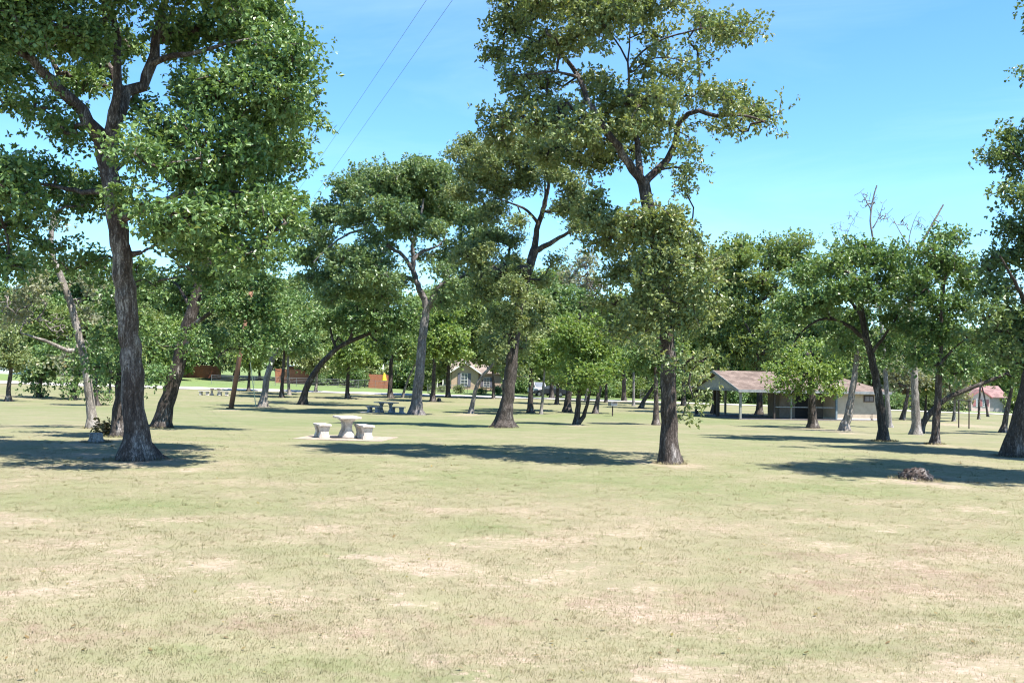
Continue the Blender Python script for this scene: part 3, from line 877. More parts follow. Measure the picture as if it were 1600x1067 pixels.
tree('oak_tree', (1186, 648), [(1186,648),(1188,610),(1192,560),(1205,520),(1215,480)], 10,
  [(1170,420,36),(1215,400,36),(1250,400,33),(1150,450,34),(1200,450,38),(1240,480,34),(1170,500,34),(1210,530,32),(1150,540,28),(1185,385,20),(1245,375,16),(1260,440,30),(1180,560,24),(1240,550,26),(1205,372,9),(1165,382,9),(1252,370,9),(1230,378,8),(1140,382,10)],
  'tall leafy oak rising behind the pavilion roof', [(7,[(1192,560),(1170,515,-.5),(1150,480,-.9)])], LEAF_FAR, BARK_DARK, dens=.8)
tree('oak_tree', (1116, 646), [(1116,646),(1118,610),(1122,560),(1130,500),(1140,440)], 9,
  [(1120,420,32),(1145,395,24),(1105,470,32),(1140,480,32),(1110,520,30),(1145,540,28),(1120,560,24),(1160,400,22),(1155,375,14),(1135,440,24)],
  'oak with a leafy crown behind the left gable of the pavilion', [], LEAF_FAR, BARK_DARK)

tree('oak_tree', (1880, 760), [(1895,800),(1890,700),(1880,560),(1870,420),(1865,300),(1855,200)], 34,
  [(1795,170,100),(1855,60,115),(1955,110,115),(1775,0,95),(1875,-80,125),(1905,210,115),(1795,-110,115),(1775,270,60),(1815,330,70),(1935,320,80),(1745,-60,80)],
  'tall oak just outside the right edge that shades the lawn by the decayed stump', [(14,[(1867,340),(1825,250,.5),(1795,150,.8)])], LEAF_GREEN, BARK_DARK)

# dead tops above the right hand trees
tree('dead_tree', (1391, 668), [(1391,668),(1386,620),(1380,540),(1372,450),(1364,375),(1360,345),(1364,312),(1370,290)], 8,
  [(1390,560,22),(1360,470,20)], 'pale dead tree whose bare forked top pokes above the broad round oak',
  [(2.6,[(1362,360),(1375,335),(1380,318)]),(2.6,[(1372,450),(1340,410),(1318,382),(1306,352)]),(3,[(1362,330),(1352,312),(1345,300)]),(2.4,[(1318,382),(1330,350),(1342,330)])], LEAF_GREY, BARK_DEAD,
  bare=[(1362,320,24),(1312,352,18),(1380,340,20),(1350,308,16),(1330,340,16)], dens=.6, rtop=.26)
tree('dead_tree', (1432, 679), [(1432,679),(1431,640),(1428,580),(1425,500),(1424,420),(1438,385),(1456,352),(1474,320)], 14,
  [(1425,540,18),(1410,480,20),(1440,500,18)], 'pale barked tree with a bare slanting top beside the straight slim oak',
  [(2.6,[(1424,420),(1420,380),(1428,345),(1437,330)]),(3,[(1430,400),(1405,360),(1395,340)])], LEAF_GREY, BARK_PALE, bare=[(1440,350,20),(1462,340,14),(1408,350,18),(1430,385,16)], dens=.6, rtop=.18)

# ---- smaller park trees: base, trunk path, width, crown ellipse, label
def small(base, path, w, cr, label, leaf=LEAF_GREEN, bark=BARK_DARK, **kw):
    cx, cy, rx_, ry_, n, r = cr
    return tree('oak_tree', base, [base] + path, w, auto(cx, cy, rx_, ry_, n, r, len(STAT)) + kw.pop('extra', []), label, kw.pop('limbs', []), leaf, bark, dens=kw.pop('dens', 1.3), **kw)

small((829,645), [(829,620),(830,580),(828,530),(825,490)], 9, (835,520,36,52,14,22), 'straight dark trunked tree right of the oak with the flared trunk', LEAF_OLIVE)
small((845,647), [(848,620),(850,590),(853,550)], 5, (862,555,22,28,8,16), 'very thin pale trunked young tree next to the straight dark trunk', LEAF_BRIGHT, BARK_PALE)
small((870,632), [(871,612),(872,580),(872,540)], 6, (872,560,24,36,9,17), 'small dark trunked tree before the gravel road, left of a thicker trunk', LEAF_FAR)
small((886,644), [(888,620),(892,590),(895,540),(895,480)], 11, (885,500,34,52,12,22), 'thick trunked tree with flared base left of the twin trunks', LEAF_GREEN)
small((900,663), [(903,640),(905,600),(905,540),(906,490)], 9, (915,540,36,50,12,22), 'leafy twin trunked tree, its two stems joined at the foot', LEAF_BRIGHT,
      limbs=[(7,[(901,664),(912,650),(918,632),(921,610),(925,575),(930,550)])], bare=[(930,470,26),(915,440,22),(945,440,20)])
small((930,646), [(934,625),(938,606),(944,580),(950,550)], 8, (955,565,28,26,9,18), 'tree leaning slightly right just left of the barbecue grill', LEAF_BRIGHT, BARK_OAK)
small((947,629), [(947,610),(948,590),(950,560)], 5, (950,545,24,30,8,16), 'slim dark tree near the road behind the barbecue grill', LEAF_FAR)
small((990,634), [(990,615),(990,590),(990,550)], 4.5, (985,535,22,26,8,16), 'thin straight white barked tree right of the barbecue grill', LEAF_FAR, BARK_DEAD)
small((1001,638), [(1006,626),(1014,614),(1022,602),(1034,585)], 7, (1030,560,26,24,8,16), 'dark tree leaning steeply right behind the tall slender oak', LEAF_GREEN)
small((1025,664), [(1025,640),(1025,610),(1024,570)], 10, (1018,560,30,26,9,18), 'short straight trunked tree just left of the tall slender oak', LEAF_GREEN, BARK_OAK)
small((771,623), [(771,600),(770,570),(770,530)], 5, (775,530,28,30,9,18), 'slim trunked tree before the right window of the tan house', LEAF_FAR, BARK_OAK)
small((735,646), [(739,628),(744,606),(752,590),(765,575),(778,562),(795,545)], 7.5, (790,525,30,22,8,18), 'pale trunked tree bending to the right in front of the tan house', LEAF_OLIVE, BARK_PALE, extra=[(790,572,13),(806,585,11),(778,560,12)])
small((676,628), [(677,608),(678,580),(680,540)], 8, (690,520,36,42,12,20), 'dark straight tree just right of the spreading oak', LEAF_BRIGHT)
small((610,622), [(610,600),(611,570),(612,530)], 8, (612,525,26,34,9,18), 'dark straight tree near the road behind the dark picnic table', LEAF_GREEN)
small((628,621), [(634,603),(641,585),(648,570),(655,550)], 4, (655,545,20,20,6,14), 'thin pale tree leaning right beside the spreading oak trunk', LEAF_FAR, BARK_PALE)
small((543,623), [(543,605),(544,585),(545,550)], 7, (548,560,28,22,9,17), 'small tree with a bright round crown under the arching oak', LEAF_BRIGHT)
small((493,613), [(494,600),(495,585),(496,560)], 5, (495,570,16,20,6,13), 'brushy small tree by the road behind the arching oak', LEAF_OLIVE, BARK_PALE)
small((410,636), [(414,610),(420,580),(430,548),(445,512),(456,490)], 11.5, (440,490,24,36,9,18), 'pale grey trunked tree leaning right beside the slanting yellow guard', LEAF_GREEN, BARK_PALE, limbs=[(2.5,[(418,585),(425,578),(438,580)])])
small((440,621), [(441,600),(443,570),(446,530)], 6.5, (450,530,26,36,9,18), 'dark trunked tree between the pale leaning tree and the arching oak', LEAF_GREEN)
small((452,617), [(451,596),(450,570),(452,530)], 5, (462,510,24,40,9,17), 'slim grey tree standing close behind the dark trunked one', LEAF_FAR, BARK_PALE)
small((12,627), [(14,605),(17,580),(20,550)], 8, (25,545,38,30,9,20), 'grey trunked tree at the far left edge', LEAF_OLIVE, BARK_OAK)
small((60,621), [(62,605),(65,585),(70,560)], 7, (68,560,30,18,7,16), 'ivy covered trunk second from the left edge', LEAF_GREEN, extra=[(56,612,6,-.1),(60,604,7,0),(56,596,8,.1),(64,590,7),(50,590,7),(72,588,7),(44,588,5),(60,580,9)])
small((114,624), [(118,608),(123,590),(130,565)], 7, (120,560,30,18,7,16), 'ivy covered trunk leaning right beside the scaly trunked oak', LEAF_GREEN, extra=[(112,618,5),(116,608,6),(112,598,7),(122,592,8),(108,590,6),(128,580,9)])
small((153,634), [(150,612),(150,590),(152,560)], 6, (155,555,24,24,7,17), 'dark ivy draped trunk between the scaly oak and the largest oak', LEAF_GREEN, extra=[(153,622,5),(150,610,6),(150,598,7)])
small((172,614), [(172,598),(173,580),(174,550)], 4.5, (180,545,26,22,7,17), 'small far tree seen through the left oaks near the road', LEAF_FAR, BARK_OAK)
small((335,590), [(335,575),(334,560),(333,540)], 6, (335,545,22,18,6,14), 'tree standing against the red board fence', LEAF_GREEN)
small((388,611), [(389,598),(390,580),(390,560)], 5, (388,555,24,24,8,15), 'bushy small tree behind the slanting yellow guard', LEAF_BRIGHT)
small((1410,656), [(1413,642),(1417,625),(1420,600)], 7.5, (1415,590,22,20,7,15), 'grey leaning tree right of the pavilion near the road', LEAF_GREY, BARK_OAK, dens=.6, bare=[(1405,600,16)])
small((1490,658), [(1491,640),(1492,622),(1494,600)], 5, (1495,590,24,20,7,15), 'small pale trunked tree left of the metal frame', LEAF_GREY, BARK_PALE)
small((1529,655), [(1530,630),(1532,600),(1535,560)], 4, (1538,545,22,24,7,15), 'thin straight tree before the pink house', LEAF_FAR, BARK_OAK)
small((1544,651), [(1541,635),(1537,615),(1532,596)], 3.6, (1540,575,20,16,6,14), 'thin tree slanting left across the pink house front', LEAF_FAR, BARK_OAK)
small((1567,676), [(1571,655),(1576,630),(1582,600)], 9.5, (1580,580,26,24,8,17), 'oak leaning right just behind the big dark oak at the right edge', LEAF_BLUE, BARK_OAK)
small((1445,655), [(1446,640),(1447,620),(1449,590)], 4.5, (1452,585,20,18,6,14), 'slim dark tree between the leaning oak and the straight slim oak', LEAF_FAR)

small((917,626), [(917,600),(916,560),(914,500),(912,450)], 6, (905,440,34,44,9,18), 'tall pale half bare tree rising behind the twin trunked tree', LEAF_GREY, BARK_DEAD, dens=.35, bare=[(905,420,30),(930,450,26),(890,460,26),(915,400,20)])
small((862,622), [(862,600),(862,560),(860,500)], 7, (855,480,44,50,14,22), 'tall green tree by the road behind the very thin young tree', LEAF_FAR)
small((700,621), [(700,600),(701,560),(702,500)], 7, (705,490,40,44,12,22), 'tall green tree by the road in front of the tan house gable', LEAF_FAR, extra=[(688,560,18),(718,556,16),(742,562,13),(672,588,11),(682,578,12)])
small((975,627), [(975,600),(974,560),(972,500)], 7, (975,500,40,46,12,22), 'tall green tree by the road right of the barbecue grill', LEAF_BRIGHT)
small((1068,634), [(1068,600),(1067,560),(1066,500)], 7, (1080,500,40,50,13,22), 'tall green tree by the road left of the pavilion', LEAF_FAR)

# ---- distant trees: five kinds built once, then copied
def far_kind(leaf, h, cr, seed, n=1):
    g = np.random.default_rng(seed)
    sk = Skel()
    sk.path([(0,0,-.2),(.1,.05,h*.2),(g.uniform(-.4,.4),g.uniform(-.4,.4),h*.42),(g.uniform(-.7,.7),g.uniform(-.7,.7),h*.62)], .24, .1, 1.0, g, .1, root=True)
    blobs = []
    for i in range(16):
        a = g.uniform(0, 6.28); q = cr * math.sqrt(g.uniform(.0, 1)) * .8; zz = g.uniform(.2, .88) * h
        q *= math.sqrt(max(.15, 1 - ((zz / h - .52) / .5) ** 2))
        c = np.array([q * math.cos(a), q * math.sin(a), zz]); Rm = cr * g.uniform(.26, .42)
        m = int(20 * (Rm / 1.3) ** 2) + 6
        blobs.append(c + unit(g.normal(0, 1, (m, 3))) * g.random((m, 1)) ** .42 * Rm)
    C = np.concatenate(blobs)
    sk.grow(C, 1.2, g)
    tm = sk.mesh('trunk', .035, .03, .24, g, .7); tm.materials.append(BARK_DARK)
    cm = leaf_mesh(C, .85, 8, 5, .44, .30, seed + 1); cm.materials.append(leaf)
    return tm, cm
KINDS = [far_kind(l, h, c, 900 + i) for i, (l, h, c) in enumerate([(LEAF_FAR, 14, 4.8), (LEAF_GREEN, 15.5, 5.2), (LEAF_BRIGHT, 11, 4.2), (LEAF_OLIVE, 13, 4.8), (LEAF_BLUE, 17, 5.4)])]
LAB = ['mid green tree in the woods across the road', 'dark green tree in the woods across the road', 'bright green smaller tree in the woods across the road', 'olive green tree in the woods across the road', 'tall bluish green tree in the woods across the road']
gr = random.Random(5)
def far_tree(x, y, k, sc, name='woodland_tree'):
    root = empty(name, (x, y, Tz(x, y)), gr.uniform(0, 6.28), LAB[k], 'tree', 'trees in the woods across the road')
    root.scale = (sc, sc, sc * gr.uniform(.92, 1.1))
    tm, cm = KINDS[k]
    link('trunk', tm, None, root); link('crown', cm, None, root)
x = -118.0
while x < 128:
    for row, (dy, sc) in enumerate([(34, 1.0), (46, 1.12)]):
        xx = x + gr.uniform(-2.5, 2.5) + row * 3
        yy = float(np.polyval(pf, max(-150, min(130, xx)))) + dy + gr.uniform(-4, 5)
        far_tree(xx, yy, gr.choice([0, 1, 2, 3, 4, 0, 1]), sc * gr.uniform(.82, 1.12))
    x += 6.4

for px_, dy in [(20,24),(75,20),(128,26),(182,20),(232,25),(276,19),(372,22),(405,27),(500,20),(528,26),(556,21),(640,24),(656,19),(826,22),(856,27),(886,23),(930,25),(1000,24)]:
    b_ = at(px_, float(np.interp(px_, [a[0] for a in ROADPX], [a[1] for a in ROADPX])))
    yy_ = b_.y + dy
    far_tree(b_.x * yy_ / b_.y, yy_, gr.choice([0, 2, 3, 0, 2]), gr.uniform(.6, .85))
# ------------------------------------------------------------------ picnic sets
def slab_top(L, Wd, th, z, bev=.02):
    m = MB(); m.box(-Wd/2, -L/2, z - th, Wd/2, L/2, z, bev); return m

def pedestal_table(loc, rz, L, Wd, H, mat, label, group, waist=.115, gap=.5):
    t = empty('picnic_table', loc, rz, label, 'table', group)
    slab_top(L, Wd, .075, H).build('tabletop', mat, t)
    for sy in (-1, 1):
        m = MB()
        prof = [(.235,0),(.24,.05),(.205,.10),(.195,.16),(.165,.19),(.175,.22),(waist+.01,.27),(waist,.38),(waist+.01,.48),(waist+.04,.57),(waist+.10,H-.14),(waist+.13,H-.10),(waist+.13,H-.074)]
        m.lathe(prof, 20, (0, sy * L * gap / 2, 0), 1.0, .8)
        m.build('pedestal', mat, t, True)
    return t

def block_bench(loc, rz, L, Wd, H, mat, label, group):
    t = empty('picnic_bench', loc, rz, label, 'bench', group)
    slab_top(L, Wd, .07, H).build('seat', mat, t)
    for sy in (-1, 1):
        m = MB()
        y0 = sy * L * .30
        prof = [(-.17,0),(-.19,.02),(-.19,.08),(-.155,.14),(-.145,.20),(-.165,.28),(-.195,H-.10),(-.2,H-.069),(.2,H-.069),(.195,H-.10),(.165,.28),(.145,.20),(.155,.14),(.19,.08),(.19,.02),(.17,0)]
        m.poly([(px * Wd / .46, y0 - .11, pz) for px, pz in prof], (0, .22, 0))
        m.build('leg', mat, t)
    return t

# bright set on its pad in the middle of the lawn
pc = at(538, 686)
sc_ = F / pc.y
pz = pc.z + .03
def pad(name, cx, cy, cz, lx, ly, rz, mat, label):
    m = MB(); m.box(-lx/2, -ly/2, -.14, lx/2, ly/2, .022, .012)
    o = m.build(name, mat); o.location = (cx, cy, cz); o.rotation_euler = (0, 0, rz)
    tag(o, label, 'paving', kind='structure'); return o
pad('paving', pc.x + .02, pc.y + .35, pc.z + .008, 3.1, 2.3, R(-8), PAD, 'square concrete pad under the bright picnic set')
SETG = 'concrete picnic set in the open lawn'
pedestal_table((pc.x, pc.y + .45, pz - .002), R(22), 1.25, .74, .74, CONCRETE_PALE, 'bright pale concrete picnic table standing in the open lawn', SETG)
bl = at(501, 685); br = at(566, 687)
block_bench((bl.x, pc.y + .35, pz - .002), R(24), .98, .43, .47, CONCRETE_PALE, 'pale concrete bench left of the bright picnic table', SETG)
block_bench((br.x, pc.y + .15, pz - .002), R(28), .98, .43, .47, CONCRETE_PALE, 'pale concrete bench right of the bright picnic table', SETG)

# dark set in the shade of the spreading oak
dc = at(600, 645)
SETD = 'shaded concrete picnic set under the spreading oak'
k = dc.y / F
dz = dc.z + .02
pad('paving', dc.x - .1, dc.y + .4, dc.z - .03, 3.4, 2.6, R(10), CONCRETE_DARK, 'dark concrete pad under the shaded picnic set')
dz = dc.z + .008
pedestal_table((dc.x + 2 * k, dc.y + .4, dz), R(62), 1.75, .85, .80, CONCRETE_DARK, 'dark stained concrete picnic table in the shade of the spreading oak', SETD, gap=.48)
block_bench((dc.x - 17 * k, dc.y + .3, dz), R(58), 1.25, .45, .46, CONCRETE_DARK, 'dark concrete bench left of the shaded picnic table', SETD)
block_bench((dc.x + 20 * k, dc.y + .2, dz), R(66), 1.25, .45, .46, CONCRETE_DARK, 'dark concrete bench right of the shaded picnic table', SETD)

# far set near the road
fc = at(335, 618); k = fc.y / F
SETF = 'small far picnic set near the gravel road'
fz = fc.z
pedestal_table((fc.x, fc.y + .3, fz), R(70), 1.7, .85, .78, CONCRETE_PALE, 'far pale concrete picnic table near the gravel road', SETF)
block_bench((fc.x - 16 * k, fc.y, fz), R(80), 1.2, .45, .48, CONCRETE, 'far grey bench left of the far picnic table', SETF)
block_bench((fc.x + 15 * k, fc.y - .2, fz), R(80), 1.2, .45, .48, CONCRETE, 'far grey bench right of the far picnic table', SETF)

# ------------------------------------------------------------------ barbecue grill
gp = at(957, 650); k = gp.y / F
t = empty('barbecue_grill', gp, R(25), 'grey metal barbecue grill on a single dark post', 'grill')
MB().tube([(0,0,-.1),(0,0,.82)], .05, 10).build('post', METAL_DARK, t)
m = MB(); m.box(-.28,-.25,.80,.28,.25,.84,.008); m.box(-.28,.22,.84,.28,.25,1.12); m.box(-.28,-.25,.84,-.25,.22,1.12); m.box(.25,-.25,.84,.28,.22,1.12); m.box(-.25,-.25,.84,.25,-.225,1.02)
m.build('firebox', METAL, t)
m = MB()
for i in range(9): m.tube([(-.22 + i * .055, -.3, 1.04), (-.22 + i * .055, .21, 1.04)], .008, 5)
m.tube([(-.24,-.3,1.04),(.24,-.3,1.04)], .012, 6)
m.build('grate', METAL_DARK, t)
m = MB(); m.tube([(.30,-.18,1.04),(.42,-.26,1.04),(.42,-.26,1.10)], .014, 6); m.build('handle', METAL_DARK, t)

# ------------------------------------------------------------------ two posts with a top bar
p0 = at(1498, 668); p1 = at(1514, 669.5)
h = (668 - 626) * p0.y / F
t = empty('metal_frame', p0, 0, 'thin dark metal frame of two posts and a top bar', 'frame')
dx, dy, dz_ = p1.x - p0.x, p1.y - p0.y, p1.z - p0.z
MB().tube([(0,0,-.2),(0,0,h)], .045, 8).build('post', METAL_DARK, t)
MB().tube([(dx,dy,dz_-.2),(dx,dy,h)], .045, 8).build('post', METAL_DARK, t)
ex = .18
MB().tube([(-dx*ex,-dy*ex,h+.03),(dx*(1+ex),dy*(1+ex),h+.03)], .035, 8).build('top_bar', METAL_DARK, t)

# ------------------------------------------------------------------ utility pole, guy wire, overhead wires
up = at(360, 638.5)
toppx = (399, 418)
ptop = on(toppx[0], toppx[1], up.y)
t = empty('utility_pole', up, 0, 'brown leaning wooden utility pole without branches', 'pole')
rel = ptop - up
MB().tube([(0,0,-.3), rel * .5, rel], .21, 12, .15).build('pole', POLE_WOOD, t, True)
m = MB()
cdir = Vector((.95, -.3, 0)).normalized()
q = rel * .985 + Vector((0,-.2,0))
m.poly([q - cdir*.9 + Vector((0,0,-.06)), q + cdir*.9 + Vector((0,0,-.06)), q + cdir*.9 + Vector((0,0,.06)), q - cdir*.9 + Vector((0,0,.06))], (0,.1,0))
m.build('crossarm', WOOD_DARK, t)
for sg in (-1, 1):
    m = MB(); m.lathe([(.05,0),(.06,.05),(.04,.08),(.055,.12),(.03,.16)], 8, tuple(q + cdir*.8*sg + Vector((0,.05,.06)))); m.build('insulator', METAL, t, True)
for sg, tx, Yn, lab in ((-1, 660, 26.0, 'thin overhead wire crossing the sky, the left one of the pair'), (1, 700, 25.0, 'thin overhead wire crossing the sky, the right one of the pair')):
    A = up + q + cdir*.8*sg + Vector((0,.05,.2))
    Bm = on(tx, 0, Yn)
    far = A + (Bm - A) * 1.75
    m = MB(); pts = []
    for i in range(41):
        u = i / 40; p = A.lerp(far, u); p.z -= 0.5 * (u * (1 - u)) * 4 * .35; pts.append(p)
    # put the wire back on the sighted line at Yn
    m.tube(pts, .005, 5)
    o = m.build('overhead_wire', WIRE); tag(o, lab, 'wire', 'pair of overhead wires')
ga = at(400, 634.5)
t = empty('guy_wire', ga, 0, 'slanting guy wire with a pale yellow guard beside the pale leaning tree', 'wire')
gt = on(391, 566, ga.y) - ga
MB().tube([(0,0,-.1), gt], .04, 7).build('guard', YPALE, t)
e = (up + rel * .93) - ga
MB().tube([gt, gt.lerp(e, .5), e], .008, 5).build('cable', WIRE, t)

# ------------------------------------------------------------------ stumps
def lump(name, loc, rx_, ry_, rz_, mat, label, cat, seed, rough=.25, spikes=0):
    g = np.random.default_rng(seed)
    bm = bmesh.new(); bmesh.ops.create_icosphere(bm, subdivisions=4, radius=1)
    ph = g.uniform(0, 6.28, 12)
    for v in bm.verts:
        p = v.co
        d = 1 + rough * (.5*math.sin(p.x*4+ph[0])*math.sin(p.y*5+ph[1]) + .35*math.sin(p.x*9+ph[2]+p.z*7)*math.sin(p.y*8+ph[3]) + .3*math.sin(p.x*17+ph[4])*math.sin(p.z*15+ph[5]+p.y*13))
        z = p.z * d
        v.co = (p.x*d*rx_, p.y*d*ry_, max(-.25, z) * rz_)
    me = bpy.data.meshes.new(name); bm.to_mesh(me); bm.free()
    me.polygons.foreach_set('use_smooth', np.ones(len(me.polygons), dtype=bool))
    return me
ROT_WOOD = bark_mat('rotten_wood', (.085, .062, .052), (.25, .215, .19), .6, (.36, .33, .305))
s0 = at(1432, 749); k = s0.y / F
t = empty('tree_stump', s0, R(20), 'low decayed tree stump crumbling on the open lawn', 'stump')
link('body', lump('body', None, 24*k, .36, 17*k, ROT_WOOD, '', '', 3, .30), ROT_WOOD, t)
g_ = random.Random(9)
m = MB()
for i in range(34):
    a = g_.uniform(0, 6.28); q = g_.uniform(.25, 1.0)
    x_, y_ = 24*k*q*math.cos(a), .40*q*math.sin(a)
    z_ = 17*k*math.sqrt(max(0, 1-q*q))*.9
    d = Vector((g_.uniform(-.2,.2), g_.uniform(-.15,.15), g_.uniform(-.02,.07)))
    m.tube([Vector((x_,y_,z_-.03))-d*.5, Vector((x_,y_,z_+.03))+d*.5], g_.uniform(.015,.045), 5, .012)
m.build('splinters', ROT_WOOD, t)
s1 = at(150, 691); k = s1.y / F
t = empty('tree_stump', s1, 0, 'grey cut tree stump left of the largest oak', 'stump')
m = MB(); m.lathe([(17*k,-.05),(12*k,.05),(10*k,8*k),(9.6*k,14*k),(8*k,14.6*k)], 18); m.build('body', BARK_DEAD, t, True)
s2 = at(686, 627); k = s2.y / F
t = empty('tree_stump', s2, 0, 'small dark stump near the road right of the spreading oak', 'stump')
m = MB(); m.lathe([(4.5*k,-.1),(3.4*k,.1),(3.0*k,4*k),(2.2*k,5.4*k)], 12); m.build('body', BARK_DARK, t, True)

# leafy brown debris behind the grey stump
b0 = at(172, 681); k = b0.y / F
g2 = np.random.default_rng(44)
t = empty('fallen_branch', b0, 0, 'fallen branch with dry brown leaves against the dark trunk', 'branch')
sk = Skel(); sk.path([(-.5,-.1,.02),(0,0,.18),(.45,.1,.30)], .04, .012, .15, g2, .2, root=True)
Cb = g2.normal(0, 1, (22, 3)) * np.array([.26,.2,.13]) + np.array([0,0,.24]); Cb[:,2] = np.maximum(Cb[:,2], .04)
sk.grow(Cb, .15, g2)
link('stem', sk.mesh('stem', .006, .004, .04, g2, 0), BARK_DARK, t)
link('leaves', leaf_mesh(Cb, .14, 5, 5, .12, .07, 45), LEAF_DRY, t)

# ------------------------------------------------------------------ pavilion
P0 = at(1156, 655)
th = math.atan2(.24, .97)
pav = empty('pavilion', P0, th, 'long open park pavilion with pink brown roof and tan store room', 'pavilion')
LX, DY, EZ, RZ = 12.7, 8.4, 2.28, 3.62
g0 = -1.0
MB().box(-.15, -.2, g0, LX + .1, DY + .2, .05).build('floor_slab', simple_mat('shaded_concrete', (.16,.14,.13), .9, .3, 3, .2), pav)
def post(x_, y_, w_, mat, z0=.05, z1=EZ - .12):
    MB().box(x_ - w_/2, y_ - w_/2, z0, x_ + w_/2, y_ + w_/2, z1, .01).build('post', mat, pav)
post(.06, .06, .17, WOOD_GREY); post(.06, 4.1, .24, WOOD_DARK); post(.06, DY - .1, .24, WOOD_DARK)
post(1.75, DY - .1, .22, WOOD_DARK); post(2.75, DY - .1, .16, WOOD_GREY); post(4.6, .35, .12, WOOD_GREY); post(3.05, .2, .14, WOOD_DARK)
# beams along the eaves and across the gable
m = MB(); m.box(-.02, -.03, EZ - .12, LX - .1, .13, EZ + .08); m.build('beam', FASCIA, pav)
m = MB(); m.box(-.02, DY - .16, EZ - .12, LX - .1, DY + .0, EZ + .08); m.build('beam', FASCIA, pav)
m = MB(); m.box(-.05, .135, EZ - .10, .10, DY - .165, EZ + .06); m.build('beam', FASCIA, pav)
# gable panel
MB().poly([(.0, .3, EZ + .063), (.0, DY - .3, EZ + .063), (.0, DY/2, RZ - .16)], (.05, 0, 0)).build('gable_panel', GABLE, pav)
# the roof: front slope, rear slope and a hip at the right end
ov = .42
HX = LX - 2.9
slope = (RZ - EZ) / (DY / 2)
def zr(y_): return EZ + .10 + slope * (y_ if y_ < DY/2 else DY - y_)
ze = EZ + .10 - slope * ov
m = MB()
A1, A2 = (-.35, -ov, ze), (LX + ov, -ov, ze)
B1, B2 = (-.35, DY + ov, ze), (LX + ov, DY + ov, ze)
R1, R2 = (-.35, DY/2, zr(DY/2)), (HX, DY/2, zr(DY/2))
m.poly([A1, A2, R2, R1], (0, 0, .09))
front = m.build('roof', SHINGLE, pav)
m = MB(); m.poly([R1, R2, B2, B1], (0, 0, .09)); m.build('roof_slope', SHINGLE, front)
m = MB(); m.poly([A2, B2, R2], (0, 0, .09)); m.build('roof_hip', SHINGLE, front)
# fascia boards
m = MB(); m.box(-.37, -ov - .045, ze - .12, LX + ov, -ov - .004, ze + .085); m.build('fascia', FASCIA, front)
m = MB(); m.box(LX + ov + .004, -ov - .045, ze - .12, LX + ov + .045, DY + ov, ze + .085); m.build('fascia', FASCIA, front)
for ya, yb in ((-ov, DY/2), (DY + ov, DY/2)):
    za, zb = ze, zr(DY/2)
    m = MB(); m.poly([(-.40, ya, za - .12), (-.40, yb, zb - .12), (-.40, yb, zb + .10), (-.40, ya, za + .10)], (.045, 0, 0)); m.build('bargeboard', FASCIA, front)
# rooms: shaded wall set back, store room flush with the eave
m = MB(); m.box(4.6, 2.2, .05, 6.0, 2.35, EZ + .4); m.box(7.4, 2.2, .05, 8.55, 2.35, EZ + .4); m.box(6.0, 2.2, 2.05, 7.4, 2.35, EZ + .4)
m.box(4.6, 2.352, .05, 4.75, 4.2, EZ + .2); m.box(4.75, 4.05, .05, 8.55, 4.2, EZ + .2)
m.build('wall', TANSHADE, pav)
m = MB(); m.box(6.002, 2.42, .052, 7.398, 2.46, 2.048); m.build('doorway_shade', BLACK, pav)  # black sheet standing in for the dark room behind the door gap
m = MB(); m.box(8.57, .14, .14, LX - .15, DY - .3, EZ + .06); room = m.build('store_room', TANWALL, pav)
m = MB(); m.box(8.55, .10, g0, LX - .12, DY - .28, .15); m.build('base_wall', WHITEBASE, pav)
m = MB(); m.box(8.40, .05, g0, 8.56, .20, EZ - .125, .01); m.build('corner_post', simple_mat('blue_grey_post', (.15,.19,.21), .7, .2, 5, .1), pav)
v = MB(); v.box(10.95, .06, 1.48, 11.85, .139, 2.02); vf = v.build('window', METAL_DARK, pav)
v = MB(); v.box(11.05, .045, 1.56, 11.42, .059, 1.94); v.box(11.47, .045, 1.56, 11.75, .059, 1.94); v.build('pane', simple_mat('dusty_pane', (.20,.17,.17), .4, .3, 6, .0), vf)
m = MB(); m.box(3.13, .16, .96, 8.39, .22, 1.03); m.build('rail', FASCIA, pav)
m = MB(); m.box(12.15 - .55, .04, -.62, 12.15 - .35, .099, .12); m.tube([(11.7, .07, .12), (11.7, .07, .55)], .025, 6); m.build('meter_box', METAL_DARK, pav)
m = MB(); m.box(3.6, -.28, g0, 8.3, -.21, -.05); m.build('step', CONCRETE_PALE, pav)

